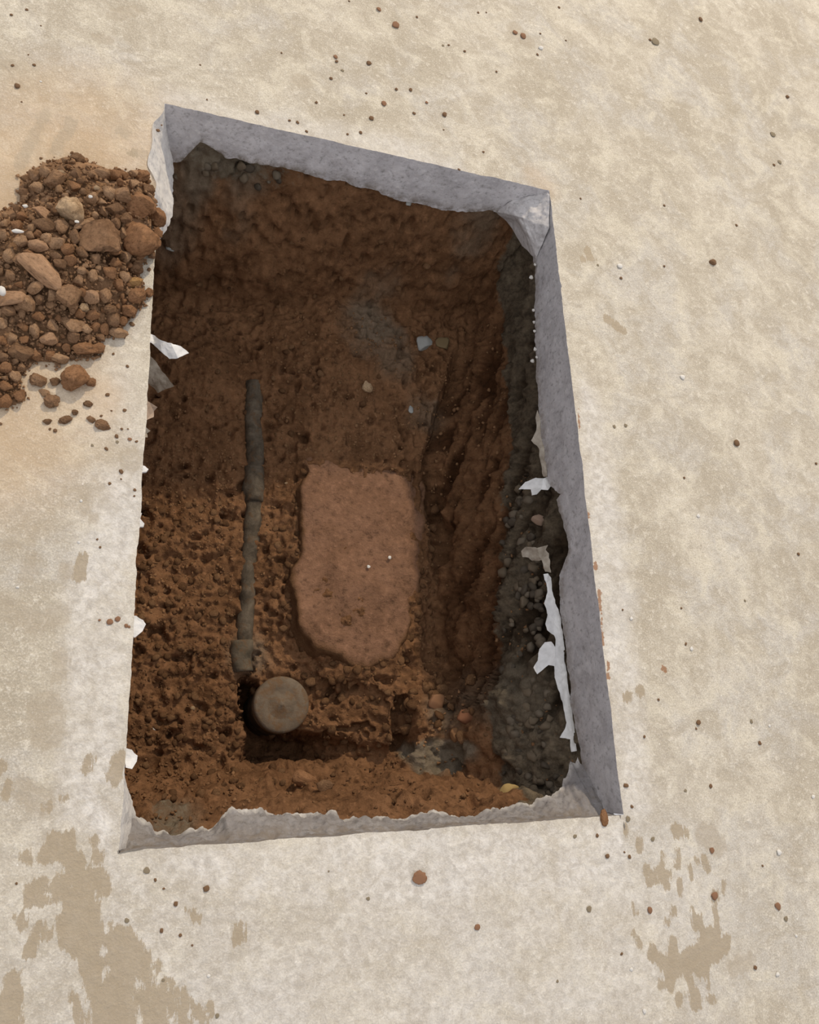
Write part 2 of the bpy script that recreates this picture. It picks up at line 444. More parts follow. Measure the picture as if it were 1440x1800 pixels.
eps = 1e-6
on = (P2[:, 0] > -eps) & (P2[:, 0] < HX + eps) & (P2[:, 1] > -eps) & (P2[:, 1] < HY + eps)
L_ = on & (P2[:, 0] < eps); R_ = on & (P2[:, 0] > HX - eps); B_ = on & (P2[:, 1] < eps); T_ = on & (P2[:, 1] > HY - eps)
V[L_, 0] -= edge_wobble(P2[L_, 1], 0) + chip_left(P2[L_, 1])
V[R_, 0] += edge_wobble(P2[R_, 1], 1)
V[B_, 1] -= edge_wobble(P2[B_, 0], 2)
V[T_, 1] += edge_wobble(P2[T_, 0], 3)
near = (P2[:, 0] > -0.03) & (P2[:, 0] < -eps) & (P2[:, 1] > 1.1) & (P2[:, 1] < HY)
V[near, 0] -= chip_left(P2[near, 1]) * (1 - np.clip(-P2[near, 0] / 0.03, 0, 1))
V[near, 2] -= 0.004 * (1 - np.clip(-P2[near, 0] / 0.03, 0, 1)) * sstep(1.15, 1.25, P2[near, 1])

me = mesh_np('floor', V, F, M_FLOOR, smooth=True)
used_view = (P2[:, 0] > -0.6) & (P2[:, 0] < 2.2) & (P2[:, 1] > -0.6) & (P2[:, 1] < 2.7)
Pv = P2[used_view]


def field(polys, cps, cut=()):
    d = np.full(len(Pv), 1.0)
    for p in polys: d = np.minimum(d, poly_sd(Pv, p))
    for a, b, r in cut: d = np.maximum(d, -seg_sd(Pv, a, b, r))
    for a, b, r in cps: d = np.minimum(d, seg_sd(Pv, a, b, r))
    full = np.full(len(P2), 1.0); full[used_view] = d; return full


attr(me, 'stain', field(POLY_STAIN, CAP_STAIN, CUT_STAIN))
attr(me, 'faint', field([], CAP_FAINT))
attr(me, 'rust', field([], CAP_RUST))
attr(me, 'nick', field([], CAP_NICK))
# dried slurry: pale bands beside the saw cuts
slp = [[at(*p) for p in [(128, 985), (160, 900), (190, 830), (250, 790), (240, 1000), (212, 1500), (330, 1640), (190, 1560), (150, 1480), (100, 1440), (105, 1300)]],
       [at(*p) for p in [(212, 1495), (1095, 1432), (1130, 1520), (1010, 1580), (700, 1600), (520, 1600), (260, 1560)]],
       [at(*p) for p in [(1010, 640), (1050, 700), (1090, 900), (1110, 1100), (1150, 1400), (1140, 1500), (1095, 1440), (1040, 960)]],
       [at(*p) for p in [(270, 190), (290, 182), (500, 235), (830, 310), (700, 240), (420, 190), (290, 150)]],
       [at(*p) for p in [(245, 560), (160, 650), (150, 760), (250, 800)]]]
sm = np.zeros(len(Pv))
for p, a in zip(slp, (0.85, 0.8, 0.75, 0.55, 0.35)):
    sm = np.maximum(sm, a * sstep(0.03, -0.03, poly_sd(Pv, p)))
sm = np.maximum(sm, 0.55 * sstep(0.5, 0.05, seg_sd(Pv, at(300, 1800), at(1000, 1650), 0.05)))
full = np.zeros(len(P2)); full[used_view] = sm; attr(me, 'slurry', full)
dd = np.minimum(seg_sd(Pv, at(-40, 300), at(150, 260), 0.05), seg_sd(Pv, at(-20, 720), at(-20, 300), 0.05))
du = np.maximum(0.60 * sstep(0.24, -0.02, dd), 0.5 * sstep(0.06, 0.0, seg_sd(Pv, at(30, 670), at(150, 700), 0.03)))
du = np.maximum(du, 0.30 * sstep(0.05, 0.0, seg_sd(Pv, at(960, 330), at(940, 310), 0.005)))
full = np.zeros(len(P2)); full[used_view] = du; attr(me, 'dust', full)
FLOOR = link('floor', me, kind='structure', label='pale beige concrete floor with a rectangular opening cut through it')


# ---- cut faces of the slab: strips between the top arris and a ragged lower edge
def resample(pts, n):
    pts = np.asarray(pts, float)
    s = np.concatenate([[0], np.cumsum(np.linalg.norm(np.diff(pts, axis=0), axis=1))]); u = np.linspace(0, s[-1], n)
    return np.stack([np.interp(u, s, pts[:, k]) for k in range(3)], 1)


def strip(name, top, bot, n, nv, prof, amp, rag, seed, pale=0.0, grime=0.0, label=None, dim=0.0, rdir=(0.4, 0.4, 1.0)):
    T = resample(top, n); B = resample(bot, n)
    s = np.linspace(0, 1, n) * np.linalg.norm(T[-1] - T[0])
    Q = np.stack([s, s * 0 + seed, s * 0], 1)
    B = B + rag * (fbm(Q, 30, 4, seed)[:, None] * np.array(rdir)[None] + 0.5 * fbm(Q, 90, 3, seed + 5)[:, None] * (B - T) / 0.12)
    rows = []
    tt = np.linspace(0, 1, nv)
    for t in tt:
        h, dz = prof(t)
        R = T.copy(); R[:, :2] = T[:, :2] + h * (B[:, :2] - T[:, :2]); R[:, 2] = T[:, 2] + dz * (B[:, 2] - T[:, 2]); rows.append(R)
    W = np.stack(rows, 1).reshape(-1, 3)
    nrm = np.cross((B - T).mean(0), T[-1] - T[0]); nrm /= np.linalg.norm(nrm)
    e = np.tile(np.minimum(1, tt * 4), n)
    d = amp * (0.7 * fbm(W, 28, 4, seed) + 0.5 * fbm(W, 110, 3, seed + 3)) * e
    W = W + nrm[None] * d[:, None]
    me = mesh_np(name, W, grid_faces(n, nv), M_CUT)
    tv = np.tile(tt, n)
    attr(me, 'pale', np.clip(pale(tv) if callable(pale) else pale + tv * 0, 0, 1))
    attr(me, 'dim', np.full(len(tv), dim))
    attr(me, 'grime', np.clip(grime(tv) if callable(grime) else grime + tv * 0, 0, 1))
    return link(name, me, FLOOR, label=label)


straight = lambda t: (t, t)
xs = np.linspace(0, HX, 150); ys = np.linspace(0, HY, 240)
topB = np.stack([xs, HY + edge_wobble(xs, 3), xs * 0], 1)
topR = np.stack([HX + edge_wobble(ys, 1), ys, ys * 0], 1)
topL = np.stack([-edge_wobble(ys, 0) - chip_left(ys), ys, ys * 0], 1)
topF = np.stack([xs, -edge_wobble(xs, 2), xs * 0], 1)
botB = [at_y(px, py, HY - 0.004) for px, py in [(288, 290), (318, 285), (340, 262), (352, 250), (372, 262), (395, 280), (430, 282), (480, 292), (520, 302), (560, 312), (600, 319),
                                       (650, 332), (700, 350), (760, 366), (820, 373), (860, 368), (900, 380), (918, 400)]]
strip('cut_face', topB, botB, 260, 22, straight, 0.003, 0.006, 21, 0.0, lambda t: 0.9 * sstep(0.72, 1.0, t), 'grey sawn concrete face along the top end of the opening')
botR = [at_x(px, py, HX - 0.004) for px, py in [(1050, 1425), (1030, 1370), (1019, 1320), (1008, 1260), (1000, 1190), (993, 1130), (986, 1070), (984, 1010), (1000, 965), (990, 920), (977, 880), (986, 868), (966, 855),
                                       (955, 790), (948, 730), (945, 690), (942, 640), (940, 580), (940, 520), (941, 470), (934, 440), (915, 408)]]
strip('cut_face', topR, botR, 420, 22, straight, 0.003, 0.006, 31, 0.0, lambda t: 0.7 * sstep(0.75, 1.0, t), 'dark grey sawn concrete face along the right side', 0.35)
inner = [(222, 1415), (232, 1432), (262, 1440), (276, 1455), (300, 1465), (345, 1464), (372, 1458), (392, 1432), (410, 1411), (424, 1423), (470, 1420), (505, 1424), (520, 1422), (600, 1432), (640, 1436), (700, 1437),
         (760, 1431), (830, 1427), (880, 1420), (925, 1413), (950, 1404), (978, 1392), (992, 1372), (1003, 1345), (1015, 1330)]
botF = [at(px, py, -0.13) for px, py in inner]
ledge = lambda t: ((0.0, t * 1.6) if t < 0.25 else (((t - 0.25) / 0.75) ** 0.9, 0.40 + (t - 0.25) / 0.75 * 0.60))
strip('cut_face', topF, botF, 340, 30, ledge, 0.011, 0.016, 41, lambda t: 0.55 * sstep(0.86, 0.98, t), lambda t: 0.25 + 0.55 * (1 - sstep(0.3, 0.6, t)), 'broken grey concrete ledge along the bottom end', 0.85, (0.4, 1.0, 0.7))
yl = np.linspace(0, HY, 60)
xl = -0.018 + 0.048 * sstep(1.10, 1.24, yl) * (1 - 0.35 * sstep(1.36, 1.42, yl)) + 0.042 * sstep(0.17, 0.03, yl)
botL = np.stack([xl, yl, -0.12 + 0.0 * yl], 1)
strip('cut_face', topL, botL, 420, 20, straight, 0.006, 0.008, 51, lambda t: 0.8 + 0 * t, 0.0, 'white broken concrete edge along the left side', 0.1)

# lump of concrete left in the far right corner
cpt = [at_y(903, 352, HY - 0.003), at(966, 337, -0.004), at_x(966, 400, HX - 0.003), at_x(943, 455, HX - 0.004), at(918, 432, -0.125), at(893, 392, -0.128), at_y(872, 371, HY - 0.003)]
cc = at(920, 384, -0.046)
bm = bmesh.new()
vs = [bm.verts.new(p) for p in cpt]; vc = bm.verts.new(cc)
for i in range(len(vs)): bm.faces.new((vc, vs[i], vs[(i + 1) % len(vs)]))
for _ in range(5): bmesh.ops.subdivide_edges(bm, edges=bm.edges[:], cuts=1, use_grid_fill=True, smooth=0.6 if _ < 2 else 0)
bmesh.ops.recalc_face_normals(bm, faces=bm.faces[:])
co = np.array([v.co[:] for v in bm.verts]); dn = fbm(co, 32, 5, 61) * 0.014
for v, d in zip(bm.verts, dn): v.co += Vector((-0.4, -0.4, 0.8)) * float(d)
for f in bm.faces: f.smooth = True
me = bpy.data.meshes.new('corner_lump'); bm.to_mesh(me); bm.free(); me.materials.append(M_CUT)
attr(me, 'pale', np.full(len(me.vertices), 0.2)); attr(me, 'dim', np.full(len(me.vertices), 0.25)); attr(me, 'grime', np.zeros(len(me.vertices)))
link('corner_lump', me, FLOOR, label='pale lump of concrete left in the corner of the opening')

# ------------------------------------------------------------------ the dug soil under the slab
NXG, NYG = 340, 500
ax = np.linspace(-0.06, 0.955, NXG); ay = np.linspace(-0.05, 1.445, NYG)
X, Y = np.meshgrid(ax, ay, indexing='ij'); X = X.ravel(); Y = Y.ravel()
PXY = np.stack([X, Y, X * 0], 1)


def smax(a, b, k=0.02):
    m = np.maximum(a, b); return m + k * np.log(np.exp((a - m) / k) + np.exp((b - m) / k))


def curve_y(pts, z):                            # x of a wall line as a function of y
    q = np.array([at(px, py, z)[:2] for px, py in pts]); q = q[np.argsort(q[:, 1])]
    return np.interp(Y, q[:, 1], q[:, 0])


XB = curve_y([(862, 470), (840, 520), (815, 580), (785, 690), (765, 750), (752, 810), (762, 900), (772, 1000), (775, 1120), (790, 1190), (740, 1250), (725, 1300), (720, 1400)], -0.52)
XT = np.minimum(0.905, curve_y([(885, 430), (905, 560), (910, 700), (912, 800), (900, 880), (890, 1000), (885, 1150), (880, 1300), (895, 1400)], -0.29))
XB = np.minimum(XB, XT - 0.03)
zf = -0.565 + 0.035 * sstep(0.75, 1.25, Y) + 0.02 * sstep(0.25, 0.5, X)
zf = zf + 0.028 * sstep(0.09, 0.0, poly_sd(PXY[:, :2], [at(a, b, -0.52) for a, b in [(538, 826), (530, 960), (516, 1060), (552, 1138), (640, 1176), (716, 1128), (750, 950), (742, 815)]]))
zf = zf + 0.10 * sstep(0.42, 0.22, Y) * sstep(0.52, 0.66, X)          # shelf near the bottom right corner
hc = at(555, 1265, -0.62)
he = np.sqrt(((X - hc[0]) / 0.165) ** 2 + ((Y - hc[1]) / 0.085) ** 2)
zf = zf - 0.02 * sstep(1.1, 0.8, he)
void = 0.006 * fbm(PXY, 60, 3, 68) + poly_sd(PXY[:, :2], [at(a, b, -0.6) for a, b in [(424, 1205), (444, 1205), (452, 1255), (480, 1288), (540, 1296), (600, 1300), (660, 1318), (690, 1300), (696, 1322), (610, 1345), (430, 1340)]]) + 0.010 * fbm(PXY, 22, 3, 70)
pk = poly_sd(PXY[:, :2], [at(a, b, -0.55) for a, b in [(680, 1235), (694, 1232), (704, 1270), (700, 1310), (680, 1318)]])
zf = zf + 0.03 * sstep(0.13, 0.03, np.hypot((X - at(600, 1245, -.55)[0]), (Y - at(600, 1245, -.55)[1])))
zf = zf - (0.04 + 0.11 * sstep(at(610, 1300, -.6)[0], at(500, 1300, -.6)[0], X)) * sstep(0.010, -0.014, void) - 0.06 * sstep(0.012, -0.010, pk + 0.006 * fbm(PXY, 30, 2, 69))
zf = zf + 0.045 * sstep(0.75, 0.98, Y) * sstep(0.20, 0.50, X)
zfront = np.interp(Y, [-0.05, 0.012, 0.045, 0.085, 0.125, 0.16], [-0.115, -0.14, -0.23, -0.38, -0.54, -0.80])
zback = np.interp(Y, [1.24, 1.32, 1.38, 1.425, 1.445], [-0.75, -0.52, -0.30, -0.135, -0.10])
zleft = np.interp(X, [-0.06, -0.03, 0.0, 0.02], [-0.10, -0.14, -0.56, -0.75])
xn = XB
zr = np.where(X < XB, -0.54 - (XB - X) * 3.0,
              np.where(X < XT, -0.54 + 0.25 * (np.clip((X - XB) / (XT - XB), 0, 1)) ** 1.15,
                       -0.29 + 0.17 * np.clip((X - XT) / np.maximum(0.02, 0.94 - XT), 0, 1) ** 0.85))
Z = smax(smax(zf, zfront, 0.015), smax(zback, smax(zleft, zr, 0.012), 0.015), 0.012)
Z = np.minimum(Z, -0.11 - 0.02 * (Y < 0.06))
P = np.stack([X, Y, Z], 1)
G = Z.reshape(NXG, NYG)
gxz, gyz = np.gradient(G, ax, ay)
N = np.stack([-gxz.ravel(), -gyz.ravel(), np.ones(len(X))], 1); N /= np.linalg.norm(N, axis=1)[:, None]
onwall = sstep(0.9, 0.5, N[:, 2])
rightw = sstep(-0.02, 0.04, X - XB) * sstep(0.16, 0.24, Y)
# lumps
bil = np.abs(fbm(P, 20, 3, 71)); fine = fbm(P, 75, 3, 72); big = fbm(P, 6, 3, 73)
dsp = 0.018 * big + 0.020 * (bil - 0.3) + 0.008 * fine
ridge = 1 - np.abs(vnoise(P, 48, 75)) * 2
dsp += 0.0045 * ridge * (1 - rightw)
pit_ = np.maximum(0, vnoise(P, 34, 86) * 0.6 + vnoise(P, 75, 87) * 0.5 - 0.30)
dsp -= 0.055 * pit_ * (1 - rightw)
dsp -= 0.020 * np.maximum(0, vnoise(np.stack([(Y * 0.57 - Z * 1.15) * 13, (Y * 0.82 + Z * 0.8) * 12, X * 20], 1) + 3.3, 1.0, 90) - 0.45) * (1 - rightw)
nearw = sstep(0.17, 0.11, Y)
dsp += nearw * (0.022 * (np.abs(fbm(P, 16, 3, 88)) - 0.25) - 0.05 * np.maximum(0, vnoise(P, 20, 89) - 0.35))
# diagonal gouges down the right wall
ca, sa = math.cos(math.radians(55)), math.sin(math.radians(55))
U = (Y * ca - Z * sa * 1.4); Wd = (Y * sa + Z * ca * 1.4)
gq = np.stack([U * 26, Wd * 5.5, X * 5], 1)
gou = fbm(gq, 1.0, 4, 76)
dsp += rightw * (0.050 * gou + 0.022 * (np.abs(fbm(P, 22, 4, 77)) - 0.25) + 0.007 * fbm(P, 60, 3, 78))
# the deep crevice at the foot of the right wall
cre = np.minimum(1, np.abs(X - XB + 0.012 * vnoise(P, 14, 79)) / 0.030)
dsp -= 0.055 * (1 - cre) ** 1.2 * sstep(0.55, 0.72, Y) * sstep(1.28, 1.1, Y)
W = P + N * dsp[:, None]
W[:, 2] = np.minimum(W[:, 2], -0.105)
GZ = W[:, 2].reshape(NXG, NYG)


def gz(x, y):
    i = np.clip((x - ax[0]) / (ax[1] - ax[0]), 0, NXG - 1.001); j = np.clip((y - ay[0]) / (ay[1] - ay[0]), 0, NYG - 1.001)
    a, b = int(i), int(j); u, v = i - a, j - b
    return float(GZ[a, b] * (1 - u) * (1 - v) + GZ[a + 1, b] * u * (1 - v) + GZ[a, b + 1] * (1 - u) * v + GZ[a + 1, b + 1] * u * v)


def on_ground(px, py):                          # where the line of sight meets the dug soil
    z = -0.5
    for _ in range(14):
        p = at(px, py, z); z = 0.5 * z + 0.5 * gz(p[0], p[1])
    p = at(px, py, z); return np.array([p[0], p[1], gz(p[0], p[1])])


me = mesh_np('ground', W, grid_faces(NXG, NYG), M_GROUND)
grey = 1.0 * sstep(-0.335, -0.285, Z + 0.03 * fbm(P, 12, 3, 81)) * sstep(0.60, 0.70, X) * sstep(-0.01, 0.03, X - XT + 0.03)
grey = np.maximum(grey, 0.95 * sstep(-0.205, -0.155, Z + 0.03 * fbm(P, 14, 3, 82)) * sstep(1.30, 1.36, Y) * np.clip(0.75 - 0.9 * np.abs(X - 0.15) / 0.35, 0.25, 1))
for px, py, r, z, a in [(745, 720, 40, -0.5, 0.3), (300, 1440, 45, -0.25, 0.5), 
                        (960, 1380, 60, -0.25, 1.0), (910, 1330, 40, -0.33, 0.8), (945, 1200, 60, -0.28, 1.0)]:
    c = at(px, py, z); rr = r * mpp(px, py, z)
    d = np.hypot(X - c[0], Y - c[1]) + 0.3 * rr * fbm(P, 16, 3, 83)
    grey = np.maximum(grey, a * sstep(rr * 1.15, rr * 0.5, d))
clay = np.zeros(len(X))
c = at(765, 1328, -0.44); d = np.hypot((X - c[0]) / 0.072, (Y - c[1]) / 0.042) + 0.35 * fbm(P, 20, 3, 84)
clay = 0.9 * sstep(1.1, 0.8, d)
for px, py, r, z, a in [(655, 590, 60, -0.5, 0.7), (690, 640, 45, -0.5, 0.45), (440, 1150, 45, -0.56, 0.6), (310, 1440, 50, -0.25, 0.5), (350, 285, 50, -0.16, 0.75), (430, 300, 50, -0.17, 0.55), (310, 340, 40, -0.22, 0.5), (840, 385, 40, -0.17, 0.5), (775, 1255, 35, -0.45, 0.55), (860, 1230, 60, -0.4, 0.5), (745, 730, 40, -0.5, 0.4)]:
    c = at(px, py, z); rr = r * mpp(px, py, z)
    clay = np.maximum(clay, a * sstep(rr * 1.2, rr * 0.3, np.hypot(X - c[0], Y - c[1]) + 0.5 * rr * fbm(P, 22, 4, 85)))
wall_dark = np.clip(rightw * (0.38 + 0.75 * sstep(0.08, -0.22, gou)) * sstep(1.35, 1.1, Y), 0, 1)  # right wall soil coloured darker, darkest down in the gouges
attr(me, 'grey', grey); attr(me, 'clay', clay); attr(me, 'wall_dark', wall_dark)
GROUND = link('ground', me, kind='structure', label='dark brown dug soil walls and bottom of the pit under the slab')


# ------------------------------------------------------------------ clods
def clod_mesh(name, seed, sub, mat, rough=1.0, cuts=5, flat=0.8):
    bm = bmesh.new(); bmesh.ops.create_icosphere(bm, subdivisions=sub, radius=1.0)
    co = np.array([v.co[:] for v in bm.verts]); r = np.random.default_rng(seed)
    o = r.uniform(-50, 50, 3)
    f = 1 + rough * (0.26 * fbm(co + o, 1.1, 2, 1) + 0.18 * fbm(co + o, 2.6, 2, 2) + 0.12 * fbm(co + o, 6.5, 3, 3))
    q = co * f[:, None]
    for _ in range(cuts):
        n = r.normal(size=3); n /= np.linalg.norm(n); h = r.uniform(0.50, 0.85)
        e = np.maximum(0, q @ n - h); q -= (e * 0.95)[:, None] * n
    q *= np.array([1, 1, flat])
    q += rough * 0.035 * fbm(q + o, 14, 3, 8)[:, None] * q if sub > 2 else 0
    q += 0.045 * rough * np.stack([fbm(q + o, 9, 2, s) for s in (4, 5, 6)], 1)
    q -= (q.max(0) + q.min(0)) / 2; q /= np.array([q[:, 0].max(), q[:, 1].max(), max(q[:, 0].max(), q[:, 1].max())])
    for v, c in zip(bm.verts, q): v.co = Vector(c)
    for fc in bm.faces: fc.smooth = True
    me = bpy.data.meshes.new(name); bm.to_mesh(me); bm.free(); me.materials.append(mat)
    return me


def put(name, me, loc, sx, sy, sz, rot, **kw):
    o = link(name, me, **kw); o.location = loc; o.scale = (sx, sy, sz); o.rotation_euler = rot
    return o


def img_angle(px, py, deg):                     # direction seen in the picture to a turn about the vertical
    a = math.radians(deg); p = at(px, py); q = at(px + 10 * math.cos(a), py + 10 * math.sin(a)); return math.atan2(q[1] - p[1], q[0] - p[0])


HEAP = [(-90, 380), (0, 368), (30, 355), (30, 310), (70, 288), (100, 278), (130, 270), (160, 285), (200, 298), (225, 300), (245, 296), (262, 318), (275, 340), (286, 375), (284, 420), (276, 450), (250, 468), (252, 490),
        (262, 515), (258, 535), (238, 555), (222, 575), (222, 597), (195, 592), (182, 600), (180, 625), (155, 635), (118, 632), (105, 655), (92, 640), (62, 640), (45, 660), (40, 680), (52, 705), (30, 715), (0, 722), (-90, 715)]
HP = np.array([at(*p)[:2] for p in HEAP])


def heap_h(x, y):
    d = float(-poly_sd(np.array([[x, y]]), HP)[0])
    e = float(min(np.hypot(0, 0) + abs(x - (-0.0)), 9))
    low = 0.45 + 0.55 * float(sstep(0.80, 1.0, y))
    return 0.085 * low * (1 - math.exp(-max(0.0, d) / 0.075)) if d > 0 else 0.0


def heap_pt(px, py):
    h = 0.0
    for _ in range(8):
        p = at(px, py, h); h = 0.5 * h + 0.5 * heap_h(p[0], p[1])
    p = at(px, py, h); return p[0], p[1], heap_h(p[0], p[1])


GROUP_HEAP = 'soil clods in the heap beside the opening'
BIG = [  # px, py, half width, half height, angle in picture, squash, material, label
    (250, 421, 34, 30, 0, .95, M_RED, 'big round reddish crumbly clod on the very edge of the opening'),
    (247, 364, 27, 22, 20, .9, M_RED, 'reddish lumpy clod above the round one at the opening edge'),
    (277, 382, 14, 17, 0, .9, M_RED, 'small reddish clod jutting over the opening edge at heap right'),
    (178, 424, 42, 34, -25, .75, M_LOOSE, 'largest brown wedge-shaped clod with flat faces in heap centre'),
    (76, 474, 49, 23, 36, .5, M_TAN, 'long smooth flat tan slab of clay lying slantwise in the heap'),
    (124, 372, 26, 25, 10, .8, M_PALE, 'pale sandy yellow stone in the upper middle of the heap'),
    (99, 315, 21, 16, 0, .85, M_LOOSE, 'rounded brown clod in the upper left of the heap below the top clod'),
    (136, 280, 14, 11, 10, .9, M_DARK, 'dark brown clod at the topmost point of the heap'),
    (179, 306, 22, 14, 15, .8, M_LOOSE, 'broad brown clod on the top right slope of the heap'),
    (250, 310, 13, 14, 80, .9, M_RED, 'separate upright reddish clod at the top right tip of the heap'),
    (218, 309, 9, 10, 0, .9, M_RED, 'small red-brown clod left of the upright one at heap top right'),
    (262, 334, 11, 10, 0, .9, M_LOOSE, 'knobbly clod beside the white broken edge of the opening'),
    (44, 313, 11, 9, 10, .6, M_DARK, 'dark angular flake of soil lying alone at upper left of heap'),
    (42, 338, 11, 10, 0, .8, M_LOOSE, 'clod just below the dark angular flake at the heap rim'),
    (75, 374, 20, 11, 38, .7, M_TAN, 'slanting tan clod left of the pale sandy stone'),
    (78, 397, 23, 14, 10, .8, M_DARK, 'dark brown clod below the slanting tan clod'),
    (147, 394, 22, 11, -15, .8, M_LOOSE, 'clod leaning on the wedge clod just below the pale stone'),
    (216, 343, 17, 13, 10, .8, M_LOOSE, 'grey-brown clod left of the reddish lumpy clod'),
    (222, 384, 12, 10, 0, .9, M_LOOSE, 'small round clod in the gap between wedge and red clods'),
    (200, 366, 15, 12, 20, .9, M_DARK, 'dark clod above the point of the wedge clod'),
    (239, 473, 13, 11, 0, .85, M_DARK, 'brown clod on bare concrete below the big round red clod'),
    (236, 496, 17, 9, -12, .7, M_OCHRE, 'orange-yellow ochre stone near the opening edge'),
    (67, 432, 20, 12, 15, .75, M_TAN, 'light tan clod above the long flat slab'),
    (100, 426, 14, 17, 70, .8, M_LOOSE, 'clod between the light tan clod and the wedge clod'),
    (121, 522, 24, 23, 0, .8, M_LOOSE, 'large rounded brown clod in the lower middle of the heap'),
    (46, 534, 17, 17, 0, .9, M_LOOSE, 'round purplish brown clod near the left of the lower heap'),
    (62, 507, 13, 17, 75, .8, M_LOOSE, 'upright clod below the long flat slab'),
    (20, 525, 16, 28, 85, .7, M_TAN, 'tall upright tan clod at the left picture edge'),
    (160, 522, 14, 13, 0, .9, M_TAN, 'light brown clod right of the large rounded lower clod'),
    (148, 541, 9, 8, 0, .9, M_PALE, 'small pale pebble-like clod below the light brown clod'),
    (193, 545, 13, 11, 0, .9, M_DARK, 'dark round clod on the lower right slope of the heap'),
    (240, 520, 18, 14, -20, .85, M_RED, 'reddish clod below the ochre stone'),
    (261, 514, 9, 10, 0, .9, M_RED, 'small red clod poking past the opening edge below the ochre stone'),
    (226, 545, 16, 13, 30, .8, M_RED, 'reddish clod at the lower right rim of the heap'),
    (208, 584, 19, 10, 12, .8, M_LOOSE, 'flat clod at the lower right end of the heap'),
    (86, 595, 17, 13, 10, .8, M_TAN, 'smooth tan clod in the lower left heap'),
    (130, 574, 21, 13, 0, .8, M_LOOSE, 'broad clod above the bottom rim of the heap'),
    (150, 613, 24, 13, 5, .8, M_RED, 'long crumbly reddish clod on the bottom rim of the heap'),
    (172, 612, 10, 14, 80, .9, M_RED, 'upright red clod at the bottom right of the long crumbly one'),
    (106, 630, 10, 17, 85, .8, M_LOOSE, 'clod standing at the bottom rim above the isolated clod'),
    (36, 618, 26, 18, 15, .7, M_DARK, 'broad dark clod at lower left of the heap'),
]
BIG_OFF = [
    (130, 665, 23, 26, 60, .8, M_RED, 'largest isolated orange-brown clod on bare concrete below the heap'),
    (159, 672, 9, 11, 70, .8, M_RED, 'small clod stuck to the right of the isolated orange-brown clod'),
    (67, 668, 16, 15, 0, .6, M_LOOSE, 'flattened grey-brown clod left of the isolated clod'),
    (97, 671, 10, 9, 0, .7, M_DARK, 'small dark clod between the flattened and the isolated clods'),
    (92, 706, 14, 16, 50, .6, M_LOOSE, 'purplish brown clod below the small dark one'),
    (78, 690, 12, 8, 30, .6, M_LOOSE, 'crumbly flat clod touching the purplish one'),
    (116, 738, 8, 14, 70, .6, M_DARK, 'narrow upright clod in the spill below the heap'),
    (132, 725, 6, 6, 0, .7, M_DARK, 'little clod right of the narrow upright one'),
    (155, 710, 9, 7, 0, .6, M_DARK, 'star-shaped crumb right of the spill'),
    (181, 747, 15, 11, 20, .6, M_LOOSE, 'farthest clod of the spill, curved, toward the opening'),
    (160, 737, 8, 6, 40, .6, M_LOOSE, 'left end piece beside the farthest curved clod'),
    (83, 741, 9, 6, 0, .6, M_DARK, 'flat crumb at the lower left of the spill'),
    (738, 1543, 13, 11, 30, .3, M_RUSTCRUMB, 'flat red-brown soil flake on the floor below the opening'),
    (1062, 1437, 13, 7, 82, .35, M_RED, 'pointed red-brown soil scrap on the ledge at bottom right corner'),
]
# soil base of the heap: fine loose soil between the clods
hx = np.linspace(HP[:, 0].min() - 0.02, min(HP[:, 0].max() + 0.02, 0.02), 120); hy = np.linspace(HP[:, 1].min() - 0.02, HP[:, 1].max() + 0.02, 190)
HXG, HYG = np.meshgrid(hx, hy, indexing='ij'); hp = np.stack([HXG.ravel(), HYG.ravel()], 1)
hd = -poly_sd(hp, HP); low = 0.45 + 0.55 * sstep(0.80, 1.0, hp[:, 1])
hp3 = np.stack([hp[:, 0], hp[:, 1], hd * 0], 1)
hz_ = 0.085 * low * (1 - np.exp(-np.maximum(0, hd) / 0.075)) - 0.006 + 0.010 * fbm(hp3, 22, 3, 91) + 0.006 * fbm(hp3, 70, 3, 92)
hz_ = np.where(hd > 0.006, hz_, -0.012)
hz_ = np.where(hp[:, 0] > -0.012, -0.012, hz_)
for px, py, a, b, ang, sq, mat, lab in BIG:
    x, y, h = heap_pt(px, py); k = mpp(px, py, h); q = min(a, b) * k * sq * 1.15
    d = np.hypot(hp[:, 0] - x, hp[:, 1] - y)
    hz_ -= 0.75 * q * sstep(0.95, 0.55, d / (0.5 * (a + b) * k))
hf = grid_faces(len(hx), len(hy))
keep = (hz_[hf] > -0.011).any(1)
hme = mesh_np('soil_heap', np.stack([hp[:, 0], hp[:, 1], np.maximum(hz_, 0.0008)], 1), hf[keep], M_HEAP)
HEAP_OBJ = link('soil_heap', hme, kind='stuff', label='fine loose brown soil filling the heap on the floor left of the opening', cat='soil heap')

sd = 100
for px, py, a, b, ang, sq, mat, lab in BIG:
    sd += 1
    x, y, h = heap_pt(px, py); k = mpp(px, py, h)
    me = clod_mesh('clod', sd, 4, mat, 0.55 if mat is M_TAN else 1.0, 8 if mat in (M_TAN, M_LOOSE, M_DARK) else 4, 1.0)
    sz = min(a, b) * k * sq * 1.15
    z = h + sz * 0.42
    p = at(px, py, z)
    put('soil_clod', me, (p[0], p[1], z), a * k, b * k, sz, (rnd.uniform(-.2, .2), rnd.uniform(-.2, .2), img_angle(px, py, ang)), label=lab, cat='clod', group=GROUP_HEAP)
for px, py, a, b, ang, sq, mat, lab in BIG_OFF:
    sd += 1
    k = mpp(px, py); me = clod_mesh('clod', sd, 4, mat, 1.25, 2, 1.0)
    sz = min(a, b) * k * sq
    put('soil_clod', me, (*at(px, py, sz * .5)[:2], sz * 0.62), a * k, b * k, sz, (0, 0, img_angle(px, py, ang)), label=lab, cat='clod', group='soil clods spilled on the floor')

